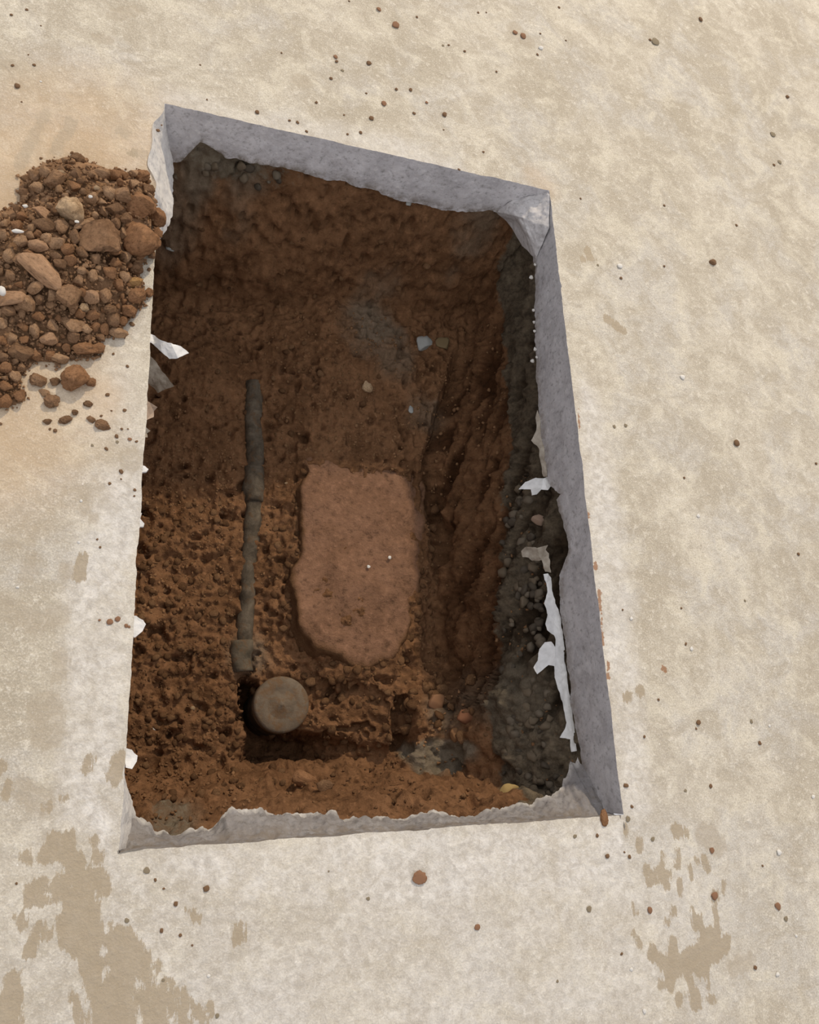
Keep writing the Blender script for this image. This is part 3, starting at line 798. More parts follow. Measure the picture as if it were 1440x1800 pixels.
# medium clods filling the heap: told apart by the big clod they lie beside
NAMED = [(b[0], b[1], b[7]) for b in BIG]
SHORT = ['big round reddish clod at opening edge', 'reddish lumpy clod above the round one', 'small reddish clod jutting over the opening', 'largest wedge-shaped clod', 'long flat tan slab', 'pale sandy stone',
         'rounded clod upper left', 'topmost dark clod', 'broad clod on top right slope', 'upright reddish clod at heap tip', 'small red clod at heap top right', 'knobbly clod by the white edge', 'dark angular flake', 'clod below the angular flake',
         'slanting tan clod', 'dark clod below the slanting tan one', 'clod leaning on the wedge clod', 'grey-brown clod left of the reddish one', 'small round clod right of the wedge', 'dark clod above the wedge clod', 'brown clod on bare concrete',
         'orange ochre stone', 'light tan clod above the slab', 'clod between tan and wedge clods', 'large rounded lower clod', 'round purplish clod', 'upright clod below the slab', 'tall tan clod at left edge', 'light brown clod lower middle',
         'small pale pebble-like clod', 'dark round clod on lower slope', 'reddish clod below the ochre stone', 'small red clod past the edge', 'reddish clod on lower right rim', 'flat clod at lower right end', 'smooth tan clod lower left',
         'broad clod above bottom rim', 'long crumbly reddish clod', 'upright red clod at the bottom', 'clod standing at bottom rim', 'broad dark clod lower left']
med_seen = {}


def beside(px, py, r):
    i = min(range(len(NAMED)), key=lambda k: (NAMED[k][0] - px) ** 2 + (NAMED[k][1] - py) ** 2)
    dx, dy = px - NAMED[i][0], py - NAMED[i][1]
    ang8 = int(round(math.degrees(math.atan2(-dy, dx)) / 45)) % 8
    side = ['right of', 'upper right of', 'above', 'upper left of', 'left of', 'lower left of', 'below', 'lower right of'][ang8]
    size = 'tiny' if r < 4.6 else 'small' if r < 6.6 else 'middle-sized' if r < 10.5 else 'fairly big'
    lab = '%s brown clod %s the %s' % (size, side, SHORT[i])
    med_seen[lab] = med_seen.get(lab, 0) + 1
    return lab if med_seen[lab] == 1 else '%s brown clod farther out %s the %s' % (size, side, SHORT[i])



variants = [clod_mesh('clod', 300 + i, 3, M_LOOSE if i % 6 else M_RED, 1.35, 8, 0.85) for i in range(16)]
red_var = [clod_mesh('clod', 330 + i, 3, M_RED, 1.4, 6, 0.85) for i in range(6)]
taken = [(b[0], b[1], 0.72 * (b[2] + b[3]) / 2) for b in BIG]
HPX = np.array(HEAP, float)
n_med, tries = 0, 0
while n_med < 255 and tries < 30000:
    tries += 1
    px, py = rnd.uniform(-60, 290), rnd.uniform(270, 720)
    r = rnd.choice([4, 5, 5, 6, 6, 7, 8, 9, 11]) if tries < 6000 else rnd.uniform(3.5, 6)
    if tries < 1500: r = rnd.uniform(9, 15)
    if poly_sd(np.array([[px, py]]), [(a, b) for a, b in HEAP])[0] > -r * 0.7: continue
    if any((px - q[0]) ** 2 + (py - q[1]) ** 2 < (0.80 * (r + q[2])) ** 2 for q in taken): continue
    taken.append((px, py, r)); n_med += 1
    x, y, h = heap_pt(px, py); k = mpp(px, py, h); s = r * k
    sc3 = [s * rnd.uniform(.85, 1.2) for _ in range(3)]
    put('soil_clod', rnd.choice(red_var if (px > 200 or py > 555) and rnd.random() < 0.6 else variants), (x, y, h + s * 0.40), *sc3, (rnd.uniform(-.6, .6), rnd.uniform(-.6, .6), rnd.uniform(0, 6.28)),
        label=beside(px, py, r), cat='clod', group=GROUP_HEAP)


# fine crumbs joined into one mesh
def crumbs_mesh(name, pts, mat, parent=None, **kw):
    bm = bmesh.new(); bmesh.ops.create_icosphere(bm, subdivisions=1, radius=1.0)
    base = np.array([v.co[:] for v in bm.verts]); fc = np.array([[v.index for v in f.verts] for f in bm.faces]); bm.free()
    VV, FF = [], []
    for i, (x, y, z, r) in enumerate(pts):
        q = base * rng.uniform(0.45, 1.3, (len(base), 1)) * rng.uniform(.6, 1.3, 3) * r
        VV.append(q + np.array([x, y, z])); FF.append(fc + i * len(base))
    me = mesh_np(name, np.concatenate(VV), np.concatenate(FF), mat)
    return link(name, me, parent, **kw)


pts = []
poly_px = [(a, b) for a, b in HEAP]
while len(pts) < 3200:
    px, py = rnd.uniform(-70, 292), rnd.uniform(266, 724)
    if poly_sd(np.array([[px, py]]), poly_px)[0] > rnd.uniform(-2, 4): continue
    x, y, h = heap_pt(px, py)
    if x > -0.004: continue
    r = rnd.uniform(1.2, 4.4) * mpp(px, py, h); pts.append((x, y, h + r * .35, r))
crumbs_mesh('fine_soil', pts, M_HEAP, HEAP_OBJ, kind='stuff')
GROUP_WHITE = 'white stone chips in the heap'
for i, (px, py, a, b, ang, lab) in enumerate([(31, 404, 11, 4, 5, 'white shard lying flat in the left of the heap'), (44, 360, 5, 4, 0, 'white stone chip at the upper left rim of the heap'),
                                              (3, 509, 7, 10, 0, 'white stone at the left picture edge in the heap'), (135, 387, 4, 3, 0, 'tiny white chip on the pale sandy stone'), (159, 343, 4, 3, 0, 'tiny white chip above the pale sandy stone'),
                                              (108, 300, 7, 4, 10, 'pale cream chip near the top of the heap'), (170, 327, 6, 5, 0, 'pale cream chip below the broad clod on top right slope')]):
    x, y, h = heap_pt(px, py); k = mpp(px, py, h)
    put('stone_chip', clod_mesh('chip', 500 + i, 2, M_WHITE if i < 5 else M_PALE, 1, 5, .6), (*at(px, py, h + .022)[:2], h + .018), a * k, b * k, b * k, (0.2, 0, img_angle(px, py, ang)), label=lab, cat='stone', group=GROUP_WHITE)

# ------------------------------------------------------------------ crumbs scattered on the concrete
CRUMBS = [(50, 96, 2), (60, 114, 3), (30, 151, 7), (38, 179, 2), (22, 115, 3), (72, 45, 2), (47, 17, 3), (20, 26, 3), (352, 114, 2), (364, 175, 2), (278, 229, 4), (284, 220, 2), (72, 278, 3),
          (666, 16, 5, 'r'), (696, 44, 6, 'r'), (614, 2, 2), (495, 93, 2), (590, 100, 4, 'r'), (592, 108, 3), (602, 124, 3, 'g'), (582, 138, 3), (649, 111, 4.5), (644, 164, 2), (556, 180, 3), (697, 157, 3), (722, 158, 3), (675, 182, 5, 'r'),
          (750, 180, 3, 'r'), (728, 199, 3), (782, 201, 5), (653, 208, 4), (605, 202, 2), (523, 215, 3.5), (509, 212, 2.5), (452, 197, 4), (539, 231, 3), (634, 233, 3), (611, 236, 2), (780, 228, 1.5), (850, 267, 2), (817, 90, 2.5), (873, 126, 2),
          (906, 57, 4, 'r'), (920, 63, 5, 'r'), (841, 22, 2), (733, 30, 2), (950, 59, 2), (945, 96, 2), (789, 79, 2), (779, 80, 2.5, 'g'), (855, 22, 1.5), (807, 298, 2.5),
          (1152, 73, 6, 'g'), (1143, 70, 2), (1232, 34, 3), (983, 13, 2), (1385, 170, 3), (1359, 236, 4, 'g'), (1295, 396, 2), (1021, 349, 2), (1371, 285, 3, 'g'), (1361, 290, 2), (1168, 361, 2), (995, 71, 1.5),
          (1254, 461, 6), (1092, 489, 3), (1168, 468, 2), (1295, 779, 5), (1203, 840, 2), (1435, 815, 2), (1051, 466, 2, 'g'), (1080, 750, 3, 'g'), (1100, 748, 3, 'g'),
          (1404, 974, 2.5), (1206, 1132, 2.5), (1095, 1072, 2), (1198, 1069, 2), (1310, 1056, 2, 'g'), (1228, 1270, 4), (1224, 1281, 2), (1321, 1268, 3, 'g'), (1336, 1306, 3), (1101, 1381, 4), (1205, 1390, 3, 'g'), (1250, 1382, 3), (1133, 1295, 2.5), (1158, 1230, 2),
          (219, 721, 3.5), (196, 722, 2), (214, 754, 3), (178, 731, 3), (205, 767, 4), (228, 772, 4, 'r'), (240, 776, 3), (206, 777, 4, 'g'), (187, 789, 4), (213, 829, 5), (213, 842, 2), (193, 850, 3), (237, 861, 3), (236, 872, 2), (171, 948, 2.5), (176, 962, 2.5),
          (193, 1093, 6, 'r'), (207, 1088, 5, 'r'), (222, 1100, 4, 'r'), (227, 1102, 3, 'r'), (175, 1090, 3, 'r'), (88, 754, 3), (97, 757, 5), (1, 745, 4), (225, 754, 2), (162, 783, 3, 'g'), (199, 622, 3), (224, 644, 3), (189, 694, 4), (232, 570, 5),
          (262, 474, 4), (29, 1553, 2.5), (258, 1530, 6, 'g'), (273, 1547, 3), (288, 1562, 2.5), (363, 1562, 5), (309, 1589, 4), (284, 1636, 4), (317, 1644, 3), (338, 1662, 2), (223, 1618, 5, 'g'), (287, 1723, 3, 'g'), (382, 1786, 4, 'g'),
          (1050, 1469, 3), (1068, 1505, 3.5), (1107, 1506, 3), (1098, 1498, 2), (1148, 1475, 4, 'g'), (1143, 1600, 5, 'r'), (1252, 1495, 4, 'r'), (1257, 1575, 6, 'r'), (1368, 1593, 5, 'r'), (1328, 1701, 3), (1093, 1677, 2.5), (1341, 1522, 2), (1382, 1615, 4, 'g'),
          (839, 1630, 5, 'r'), (980, 1725, 3, 'g'), (1036, 1598, 5, 'g'), (1111, 1418, 3), (1104, 1440, 5, 'g'), (1011, 1470, 4, 'g'), (578, 1532, 2, 'g'), (647, 1580, 3, 'g')]
cv = {'b': [clod_mesh('crumb', 600 + i, 2, M_CRUMB, 1.2, 3, .75) for i in range(5)], 'r': [clod_mesh('crumb', 610 + i, 2, M_RUSTCRUMB, 1.2, 3, .6) for i in range(4)],
      'g': [clod_mesh('crumb', 620 + i, 2, M_GREYCRUMB, 1.2, 3, .6) for i in range(4)], 'w': [clod_mesh('crumb', 630 + i, 2, M_WHITE, 1.1, 4, .7) for i in range(3)]}
CL = {'b': 'small dark brown soil crumb scattered on the pale concrete floor', 'r': 'small red-brown soil crumb scattered on the pale concrete floor',
      'g': 'small olive grey crumb scattered on the pale concrete floor', 'w': 'small white chip scattered on the pale concrete floor'}
WHITES = [(1090, 467, 4.5), (1200, 663, 4), (1110, 1087, 3), (1228, 907, 3), (1353, 1276, 2), (1110, 1704, 3), (1133, 1777, 4), (1370, 1498, 4), (1367, 1713, 4), (1400, 1645, 2.5), (143, 880, 3), (31, 1032, 3.5), (139, 953, 3), (142, 1013, 0.1), (367, 1715, 3),
          (72, 143, 2), (951, 84, 4), (1207, 1041, 1.5), (1216, 1140, 3), (1430, 1400, 3)]
ZONES = [('near the top right corner of the picture', lambda x, y: x > 1000 and y < 300), ('beyond the top end of the opening', lambda x, y: y < 320 and x > 290), ('above the soil heap', lambda x, y: y < 300),
         ('right of the upper half of the opening', lambda x, y: x > 960 and y < 800), ('right of the lower half of the opening', lambda x, y: x > 1000 and y < 1440), ('between the soil heap and the opening', lambda x, y: x < 300 and y < 760),
         ('left of the opening, under the heap', lambda x, y: x < 300 and y < 990), ('left of the lower part of the opening', lambda x, y: x < 300 and y < 1490), ('below the opening by the left damp stain', lambda x, y: x < 450),
         ('below the middle of the opening', lambda x, y: x < 1000), ('around the right damp stain', lambda x, y: True)]
KIND = {'b': 'dark brown soil crumb', 'r': 'red-brown soil crumb', 'g': 'olive grey crumb', 'w': 'white chip'}
big_of = {}
for q in CRUMBS + [(*w, 'w') for w in WHITES]:
    zn = next(n for n, f in ZONES if f(q[0], q[1])); kk = (zn, q[3] if len(q) > 3 else 'b')
    big_of.setdefault(kk, []).append(q[2])


ZBOX = {}
for q in CRUMBS + [(*w, 'w') for w in WHITES]:
    zn = next(n for n, f in ZONES if f(q[0], q[1])); ZBOX.setdefault(zn, []).append((q[0], q[1]))
crumb_seen = {}


def crumb_label(px, py, r, c):
    zn = next(n for n, f in ZONES if f(px, py)); rs = sorted(big_of[(zn, c)], reverse=True)
    if len(rs) == 1: return 'only %s on the floor %s' % (KIND[c], zn)
    if r == rs[0] and rs[1] < rs[0]: return 'largest %s on the floor %s' % (KIND[c], zn)
    q = np.array(ZBOX[zn]); lo, hi = q.min(0), q.max(0); u, v = (np.array([px, py]) - lo) / np.maximum(1, hi - lo)
    where = ('upper ' if v < 0.34 else 'middle ' if v < 0.67 else 'lower ') + ('left' if u < 0.34 else 'centre' if u < 0.67 else 'right')
    size = 'tiny' if r <= 2 else 'small' if r <= 3.2 else 'larger'
    return '%s %s %s, %s part' % (size, KIND[c], zn, where)


for t in CRUMBS + [(*w, 'w') for w in WHITES]:
    px, py, r = t[:3]; c = t[3] if len(t) > 3 else 'b'
    if r < 1: continue
    s = r * mpp(px, py) * 0.92; sz = s * (0.6 if c != 'g' else 0.35)
    p = at(px, py, sz * 0.4)
    put('soil_crumb' if c != 'w' else 'stone_chip', rnd.choice(cv[c]), (p[0], p[1], sz * 0.45), s * rnd.uniform(.8, 1.15), s * rnd.uniform(.8, 1.2), sz, (0, 0, rnd.uniform(0, 6.28)),
        label=crumb_label(px, py, r, c), cat='crumb' if c != 'w' else 'stone', group={'b': 'dark soil crumbs on the floor', 'r': 'red soil crumbs on the floor', 'g': 'olive crumbs on the floor', 'w': 'white chips on the floor'}[c])

# ------------------------------------------------------------------ flat clay block standing up in the pit
BZ = -0.50
bpx = [(538, 826), (528, 880), (536, 930), (530, 970), (516, 1010), (515, 1060), (524, 1105), (552, 1138), (596, 1162), (640, 1176), (690, 1164), (716, 1128), (728, 1080), (745, 1020), (752, 950), (752, 880), (742, 815), (728, 740), (690, 690), (620, 690), (560, 740)]
bp = np.array([at(px, py, BZ)[:2] for px, py in bpx])
cb = bp.mean(0); na, nr = 220, 46
th = np.linspace(0, 2 * np.pi, na, endpoint=False)
closed = np.concatenate([bp, bp[:1]])
ang = np.unwrap(np.arctan2(closed[:, 1] - cb[1], closed[:, 0] - cb[0])); rad = np.hypot(closed[:, 0] - cb[0], closed[:, 1] - cb[1])
if ang[-1] < ang[0]: ang, rad = ang[::-1], rad[::-1]
tq = np.mod(th - ang[0], 2 * np.pi) + ang[0]
rr = np.interp(tq, ang, rad)
Q1 = np.stack([np.cos(th), np.sin(th), th * 0], 1)
rr = rr * (1 + 0.035 * fbm(Q1, 5, 3, 95) + 0.02 * fbm(Q1, 16, 2, 96))
BV = []
for i in range(nr):
    t = i / (nr - 1)
    if t < 0.72: u = t / 0.72; f, z = u * 0.97, 0.0
    else:
        u = (t - 0.72) / 0.28; f, z = 0.97 + 0.17 * u, -0.12 * u ** 1.2
    BV.append(np.stack([cb[0] + np.cos(th) * rr * f, cb[1] + np.sin(th) * rr * f, th * 0 + BZ + z], 1))
BV = np.stack(BV, 0).reshape(-1, 3)
edge = np.repeat(np.clip((np.linspace(0, 1, nr) - 0.5) / 0.35, 0, 1), na)
up = 0.012 * fbm(BV, 9, 3, 97) + 0.0050 * fbm(BV, 38, 4, 98) + edge * 0.022 * fbm(BV, 26, 4, 99)
BV[:, 2] += up
BV[:, 2] -= 0.075 * sstep(0.84, 1.00, BV[:, 1] + 0.02 * fbm(BV, 8, 2, 103))
BV[:, 2] -= 0.02 * sstep(0.66, 0.72, BV[:, 0])
BV[:, 0] += edge * 0.018 * fbm(BV, 24, 4, 101); BV[:, 1] += edge * 0.018 * fbm(BV, 24, 4, 102)
ii, jj = np.meshgrid(np.arange(nr - 1), np.arange(na), indexing='ij'); jn = (jj + 1) % na
BF = np.stack([(ii * na + jj).ravel(), ((ii + 1) * na + jj).ravel(), ((ii + 1) * na + jn).ravel(), (ii * na + jn).ravel()], 1)
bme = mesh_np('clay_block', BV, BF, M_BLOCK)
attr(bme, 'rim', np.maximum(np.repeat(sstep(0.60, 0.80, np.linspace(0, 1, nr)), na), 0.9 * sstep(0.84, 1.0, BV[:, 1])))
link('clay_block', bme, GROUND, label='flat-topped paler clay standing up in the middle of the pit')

# ------------------------------------------------------------------ clumps on the pit soil (parts of the ground)
cl_var = [clod_mesh('clump', 700 + i, 2, M_CLUMP, 1.1, 3, .7) for i in range(12)]
ZON = [([(250, 880), (420, 880), (415, 1180), (425, 1330), (330, 1330), (235, 1300)], 150, (4, 9)), ([(440, 1185), (700, 1180), (690, 1330), (440, 1340)], 40, (4, 9)),
       ([(235, 1330), (500, 1345), (560, 1400), (420, 1400), (250, 1420)], 26, (4, 10)), ([(700, 1190), (860, 1190), (880, 1330), (700, 1300)], 30, (5, 11)), ([(270, 350), (850, 420), (700, 760), (260, 820)], 40, (3, 7)), ([(470, 900), (525, 900), (510, 1120), (470, 1150)], 14, (4, 8))]
for zp, cnt, (ra, rb) in ZON:
    k_ = 0
    while k_ < cnt:
        px, py = rnd.uniform(230, 900), rnd.uniform(340, 1430)
        if poly_sd(np.array([[px, py]]), zp)[0] > -3: continue
        k_ += 1
        g = on_ground(px, py); s = rnd.uniform(ra, rb) * mpp(px, py, g[2])
        put('clump', rnd.choice(cl_var), (g[0], g[1], g[2] + s * .1), s, s * rnd.uniform(.7, 1.1), s * rnd.uniform(.7, 1), (rnd.uniform(-.5, .5), rnd.uniform(-.5, .5), rnd.uniform(0, 6.28)), parent=GROUND)
for px, py in [(bpx[i][0] * (1 - u) + bpx[(i + 1) % len(bpx)][0] * u, bpx[i][1] * (1 - u) + bpx[(i + 1) % len(bpx)][1] * u) for i in range(15) for u in (0.1, 0.4, 0.7)]:
    px += rnd.uniform(-9, 9) + (-7 if px < 560 else 4); py += rnd.uniform(-9, 9) + (6 if py > 1100 else 0)
    g = on_ground(px, py); s = rnd.uniform(4, 9) * mpp(px, py, g[2])
    put('clump', rnd.choice(cl_var), (g[0], g[1], max(g[2], -0.545) + s * .1), s, s * rnd.uniform(.7, 1.1), s * rnd.uniform(.7, 1), (rnd.uniform(-.5, .5), rnd.uniform(-.5, .5), rnd.uniform(0, 6.28)), parent=GROUND)
pts = []
while len(pts) < 4500:
    x, y = rnd.uniform(-0.01, 0.9), rnd.uniform(0.03, 1.3)
    if x < 0.24 and y < 0.9 or rnd.random() < 0.35:
        r = rnd.uniform(0.0015, 0.0055); pts.append((x, y, gz(x, y) - r * .1, r))
crumbs_mesh('crumbled_soil', pts, M_CLUMP, GROUND, kind='stuff')
# broken stones in the dark layer under the slab
st_var = [clod_mesh('stone', 740 + i, 2, M_GREYCHIP if i == 0 else mat, 1.0, 6, .8) for i, mat in enumerate([M_GREYCHIP] + [mat_flat('dark_hardcore_%s' % w, a, b, 60) for w, a, b in
          (('grey', (0.088, 0.066, 0.043), (0.20, 0.155, 0.105)), ('brown', (0.09, 0.07, 0.05), (0.2, 0.165, 0.12)), ('black', (0.045, 0.035, 0.025), (0.11, 0.088, 0.064)))])]
for k_ in range(150):
    if k_ < 128:
        py = rnd.uniform(850, 1420); lo = 885 if py > 900 else 905
        px = rnd.uniform(lo, 935 + (py - 850) * 0.09)
    else:
        px, py = rnd.uniform(300, 520), rnd.uniform(290, 330)
    g = on_ground(px, py)
    if g[2] > -0.14: continue
    s = rnd.uniform(4, 10) * mpp(px, py, g[2])
    put('hardcore_stone', st_var[1 + k_ % 3], (g[0], g[1], g[2]), s, s * rnd.uniform(.7, 1.1), s, (rnd.uniform(0, 3), rnd.uniform(0, 3), rnd.uniform(0, 6)), parent=GROUND)

# ------------------------------------------------------------------ grey pipe half buried in the pit floor
PIPE = link('buried_pipe', None, label='thin dark grey pipe half buried lengthwise in the soil of the pit', cat='pipe')


def tube(name, path, radii, mat, parent, label=None, seg=20, seed=0, lump=0.0):
    path = np.array(path); n = len(path); VV = []
    for i in range(n):
        d = path[min(n - 1, i + 1)] - path[max(0, i - 1)]; d /= np.linalg.norm(d)
        s = np.cross(d, [0, 0, 1.0]); s /= np.linalg.norm(s); u = np.cross(s, d)
        a = np.linspace(0, 2 * np.pi, seg, endpoint=False)
        VV.append(path[i] + radii[i] * (np.cos(a)[:, None] * s + np.sin(a)[:, None] * u))
    VV = np.concatenate(VV)
    if lump: VV[:, 2] += lump * fbm(VV, 26, 4, seed); VV[:, 0] += lump * fbm(VV, 24, 4, seed + 2)
    FF = []
    for i in range(n - 1):
        for j in range(seg):
            k2 = (j + 1) % seg; FF.append((i * seg + j, i * seg + k2, (i + 1) * seg + k2, (i + 1) * seg + j))
    me = mesh_np(name, VV, FF, mat); bm = bmesh.new(); bm.from_mesh(me)
    for ring in (range(seg), range((n - 1) * seg, n * seg)):
        bm.verts.ensure_lookup_table(); bm.faces.new([bm.verts[k] for k in ring])
    bmesh.ops.recalc_face_normals(bm, faces=bm.faces[:]); bm.to_mesh(me); bm.free()
    return link(name, me, parent, label=label)


pl = []
for px, py in [(448, 668), (446, 720), (448, 780), (449, 840), (446, 900), (440, 960), (437, 1020), (433, 1080), (430, 1135)]:
    g = on_ground(px, py); pl.append((g[0], g[1], g[2]))
pl = np.array(pl); pl[:, 2] = np.convolve(np.pad(pl[:, 2], 2, mode='edge'), np.ones(5) / 5, mode='valid') - 0.009
path = resample(pl, 60)
radii = 0.0235 - 0.004 * np.linspace(0, 1, 60)
tube('pipe_body', path, radii, M_PIPE, PIPE, seed=5, lump=0.007)
cpth = resample(path[20:29], 14)
tube('collar', cpth + np.array([0, 0, 0.002]), 0.0235 + 0.006 * np.sin(np.linspace(0.2, 2.9, 14)), M_PIPE, PIPE, label='thicker collar round the pipe', seed=9, lump=0.009)
e0 = on_ground(425, 1125); e1 = on_ground(428, 1180)
tube('end_socket', resample([e0 - [0, 0, .010], e1 - [0, 0, .014]], 12), np.full(12, 0.026), mat_dirty('socket_grey', (0.085, 0.070, 0.050), (0.15, 0.122, 0.088), (0.13, 0.080, 0.045), 30, 0.0), PIPE, label='wider grey-green socket at the lower end of the pipe', seed=12, lump=0.008)

# ------------------------------------------------------------------ round pipe cap in the hollow
CZ = -0.535
c = at(496, 1238, CZ); CR = 49 * mpp(496, 1238, CZ)
CAP = link('pipe_cap', None, label='round grey-brown capped pipe end standing in the hollow', cat='pipe cap'); CAP.location = (c[0], c[1], -0.74)


def lathe(name, prof, mat, parent, label=None, seg=72, jag=0.0):
    VV, FF = [], []
    a = np.linspace(0, 2 * np.pi, seg, endpoint=False)
    for r, z in prof: VV.append(np.stack([r * np.cos(a), r * np.sin(a), a * 0 + z], 1))
    VV = np.concatenate(VV)
    VV[:, :2] *= (1 + jag * fbm(VV, 40, 3, 7))[:, None]
    for i in range(len(prof) - 1):
        for j in range(seg):
            k2 = (j + 1) % seg; FF.append((i * seg + j, i * seg + k2, (i + 1) * seg + k2, (i + 1) * seg + j))
    return link(name, mesh_np(name, VV, FF, mat), parent, label=label)


H = CZ + 0.74
lathe('cap_disc', [(0.0001, H + 0.003), (0.003, H + 0.003), (0.005, H + 0.0003), (CR * .5, H), (CR * .52, H - 0.0006), (CR * .55, H), (CR * .90, H - 0.001), (CR * .985, H - 0.004), (CR, H - 0.010), (CR, H - 0.03)], M_CAP, CAP, jag=0.015)
lathe('pipe_wall', [(CR * .97, H - 0.028), (CR * .95, H - 0.032), (CR * .95, 0.0)], M_PIPE, CAP)

# ------------------------------------------------------------------ torn membrane under the slab
def film(lab, outline, mat, seed, amp=0.006, grp='torn plastic membrane flaps', name='membrane_flap', thick=0.0012):
    pts3 = [at(px, py, z) for px, py, z in outline]
    bm = bmesh.new(); vs = [bm.verts.new(p) for p in pts3]
    f = bm.faces.new(vs); f.normal_update()
    if f.normal.z < 0: bmesh.ops.reverse_faces(bm, faces=[f])
    bmesh.ops.triangulate(bm, faces=bm.faces[:])
    for _ in range(6):
        long_ = [e for e in bm.edges if e.calc_length() > 0.006]
        if not long_: break
        bmesh.ops.subdivide_edges(bm, edges=long_, cuts=1); bmesh.ops.triangulate(bm, faces=bm.faces[:])
    co = np.array([v.co[:] for v in bm.verts])
    dz = amp * (fbm(co, 25, 3, seed) + 0.4 * fbm(co, 80, 2, seed + 3)); dx = 0.35 * amp * fbm(co, 90, 2, seed + 5)
    for v, a, b in zip(bm.verts, dz, dx): v.co += Vector((float(b), float(b), float(a)))
    geom = bmesh.ops.extrude_face_region(bm, geom=bm.faces[:])
    for e in geom['geom']:
        if isinstance(e, bmesh.types.BMVert): e.co.z -= thick
    bmesh.ops.recalc_face_normals(bm, faces=bm.faces[:])
    for fc in bm.faces: fc.smooth = False
    me = bpy.data.meshes.new(name); bm.to_mesh(me); bm.free(); me.materials.append(mat)
    return link(name, me, label=lab, cat='plastic sheet', group=grp)


z1 = -0.125
film('bright white plastic flap sticking out from the left edge below the heap', [(255, 583, z1), (268, 588, z1), (282, 596, z1 + .012), (300, 602, z1 + .012), (318, 608, z1), (332, 620, z1 - .012), (314, 628, z1), (298, 630, z1 - .005), (284, 618, z1), (270, 604, z1), (255, 598, z1)], M_FILM, 201)
film('grey soiled plastic flap just below the bright white one at left edge', [(250, 610, z1), (262, 622, z1), (280, 644, z1 - .01), (306, 679, z1 - .03), (292, 682, z1 - .04), (278, 690, z1 - .06), (262, 675, z1 - .05), (250, 655, z1 - .03)], M_DIRTYFILM, 202)
film('pinkish ragged plastic scrap at left edge below the grey flap', [(247, 698, z1), (262, 706, z1), (277, 715, z1 - .01), (270, 722, z1 - .015), (270, 732, z1 - .015), (258, 738, z1 - .01), (247, 748, z1)], mat_flat('pinkish_film', (0.36, 0.26, 0.19), (0.50, 0.39, 0.30), 40, .6), 203)
film('small ragged plastic scrap at left edge, lowest of the four hanging ones', [(244, 744, z1), (256, 750, z1), (265, 756, z1 - .01), (258, 761, z1 - .01), (260, 768, z1 - .01), (244, 770, z1)], M_DIRTYFILM, 204)
film('little white spur of plaster on the left edge where the shadow starts', [(240, 816, -.02), (255, 819, -.02), (261, 824, -.02), (257, 829, -.02), (240, 830, -.02)], M_FILM, 205, .004, 'white scraps along the left edge', 'edge_scrap', .006)
film('tiny white splinters on the left edge above the rounded flake', [(238, 905, -.02), (249, 902, -.02), (246, 912, -.02), (254, 920, -.02), (252, 926, -.02), (238, 926, -.02)], M_FILM, 206, .004, 'white scraps along the left edge', 'edge_scrap', .006)
film('rounded white flake hanging on the left edge at mid height', [(228, 1082, -.03), (240, 1082, -.03), (252, 1090, -.03), (256, 1098, -.03), (250, 1110, -.03), (238, 1120, -.03), (228, 1116, -.03)], M_FILM, 207, .005, 'white scraps along the left edge', 'edge_scrap', .006)
film('white flake hanging on the left edge near the bottom corner', [(220, 1314, -.03), (232, 1318, -.03), (242, 1328, -.03), (241, 1338, -.03), (232, 1352, -.03), (220, 1350, -.03)], M_FILM, 208, .005, 'white scraps along the left edge', 'edge_scrap', .006)
z2 = -0.150
film('white tattered plastic scrap at right edge, topmost of the big pieces', [(913, 859, z2 - .02), (924, 847, z2 - .01), (942, 840, z2), (956, 841, z2), (966, 837, z2), (970, 852, z2), (963, 862, z2), (952, 860, z2 - .01), (944, 869, z2 - .02), (935, 871, z2 - .02), (934, 860, z2 - .015), (922, 860, z2 - .02)], M_FILM, 211)
film('brownish soiled plastic tongue at right edge below the white tatters', [(917, 968, z2 - .03), (924, 961, z2 - .02), (944, 963, z2), (964, 958, z2), (960, 966, z2), (966, 972, z2), (968, 992, z2), (970, 1006, z2), (960, 1004, z2), (952, 985, z2 - .01), (936, 985, z2 - .03), (920, 978, z2 - .03)], M_DIRTYFILM, 212)
film('long white torn plastic strip with a lobe hanging along the right edge', [(955, 1010, z2), (964, 1008, z2 + .004), (969, 1016, z2), (971, 1040, z2), (977, 1060, z2), (986, 1085, z2), (990, 1120, z2), (994, 1165, z2), (998, 1200, z2), (1004, 1240, z2), (1010, 1280, z2), (1014, 1320, z2), (1004, 1322, z2),
      (1002, 1300, z2), (984, 1296, z2 - .006), (992, 1282, z2), (996, 1270, z2), (990, 1240, z2), (982, 1212, z2), (976, 1190, z2), (976, 1170, z2), (966, 1168, z2 - .01), (954, 1178, z2 - .02), (946, 1184, z2 - .02), (938, 1174, z2 - .02), (947, 1160, z2 - .02), (949, 1140, z2 - .015), (958, 1129, z2 - .01), (970, 1127, z2), (976, 1138, z2), (977, 1124, z2),
      (974, 1116, z2), (962, 1108, z2), (960, 1096, z2), (964, 1080, z2), (958, 1060, z2), (963, 1040, z2), (961, 1026, z2)], M_FILM, 213, .005)
film('thin torn plastic edge on upper right side above the white tatters', [(946, 720, z2 + .01), (950, 730, z2 + .01), (952, 760, z2 + .01), (958, 790, z2 + .01), (962, 838, z2 + .01), (956, 838, z2), (950, 815, z2), (948, 790, z2), (934, 774, z2 - .01), (944, 755, z2), (942, 735, z2)], M_DIRTYFILM, 214)
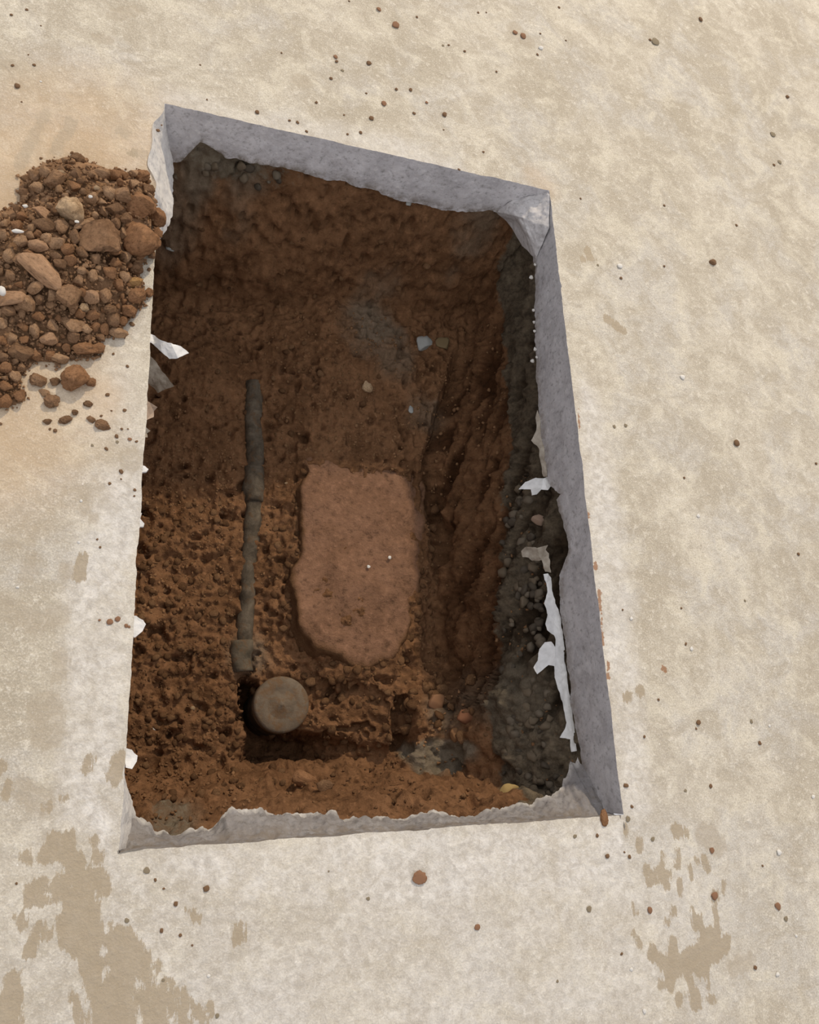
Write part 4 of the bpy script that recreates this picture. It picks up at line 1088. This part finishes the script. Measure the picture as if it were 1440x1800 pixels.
for i, (px, py, r) in enumerate([(928, 426, 6), (934, 488, 4), (941, 465, 3), (938, 545, 3), (939, 566, 3), (940, 582, 3), (941, 614, 4), (936, 635, 4), (944, 628, 3)]):
    p = at_x(px, py, 0.886)
    put('concrete_crumb', cv['w'][i % 3], tuple(p), r * .0012, r * .0013, r * .0016, (0, 0, i), label='small white crumb stuck under the upper right edge of the opening', cat='crumb', group='white crumbs under the right edge')

# ------------------------------------------------------------------ stones lying in the pit
STONES = [(745, 603, 15, 12, -15, M_GREYCHIP, 'pale grey angular stone chip lying in the shaded pit'), (777, 606, 12, 11, 0, mat_flat('olive_stone', (0.16, 0.115, 0.06), (0.24, 0.175, 0.09), 40), 'olive brown stone beside the pale grey chip'),
          (646, 682, 10, 9, 30, M_PALE, 'cream stone chip on the shaded pit floor above the clay'), (298, 443, 8, 7, 0, M_GREYCHIP, 'light grey stone at the left of the shaded pit wall'), (703, 386, 6, 5, 0, M_GREYCHIP, 'small grey stone high on the back soil wall'),
          (892, 1392, 18, 13, -50, mat_flat('yellow_stone', (0.30, 0.20, 0.075), (0.46, 0.33, 0.14), 40), 'yellowish stone at the bottom right of the pit'), (272, 1281, 8, 4, -25, M_WHITE, 'white sliver on the crumbly soil at lower left'), (339, 1245, 4, 4, 0, M_PALE, 'tiny cream pebble right above the white sliver'),
          (648, 996, 3, 3, 0, M_WHITE, 'tiny white grit on the flat clay, left of two'), (685, 980, 3, 3, 0, M_WHITE, 'tiny white grit on the flat clay, right of two'), (503, 850, 3, 3, 0, M_PALE, 'tiny pebble between the pipe and the clay'),
          (722, 720, 5, 7, 0, M_GREYCHIP, 'grey pebble near the dark crevice'), (765, 1235, 16, 14, 0, mat_flat('brown_stone', (0.20, 0.10, 0.05), (0.29, 0.155, 0.085), 40), 'brown lump of clay above the grey clay patch'),
          (801, 1292, 12, 12, 0, mat_flat('tan_lump', (0.20, 0.10, 0.045), (0.28, 0.15, 0.07), 40), 'round brown lump right of the grey clay patch'), (822, 1258, 12, 20, 70, mat_flat('red_lump', (0.17, 0.07, 0.035), (0.25, 0.115, 0.06), 40), 'long reddish lump on the slope right of the grey clay'),
          (948, 915, 9, 14, 90, mat_flat('pink_stone', (0.26, 0.17, 0.12), (0.36, 0.26, 0.19), 40), 'pinkish stone in the dark layer under the right edge'), (536, 1370, 24, 15, 10, M_RED, 'broad red-brown lump on the near soil slope'),
          (570, 1382, 12, 14, 80, M_DARK, 'dark upright lump right of the broad red-brown one')]
for i, (px, py, a, b, ang, mat, lab) in enumerate(STONES):
    if 'flat clay' in lab: p = at(px, py, BZ + .006)
    else: p = on_ground(px, py)
    k = mpp(px, py, p[2]); h = min(a, b) * k * .6
    put('stone', clod_mesh('stone', 800 + i, 3, mat, 1.0, 6, 1.0), (p[0], p[1], p[2] + h * .4), a * k, b * k, h, (rnd.uniform(-.2, .2), rnd.uniform(-.2, .2), img_angle(px, py, ang)), label=lab, cat='stone', group='stones lying in the pit')
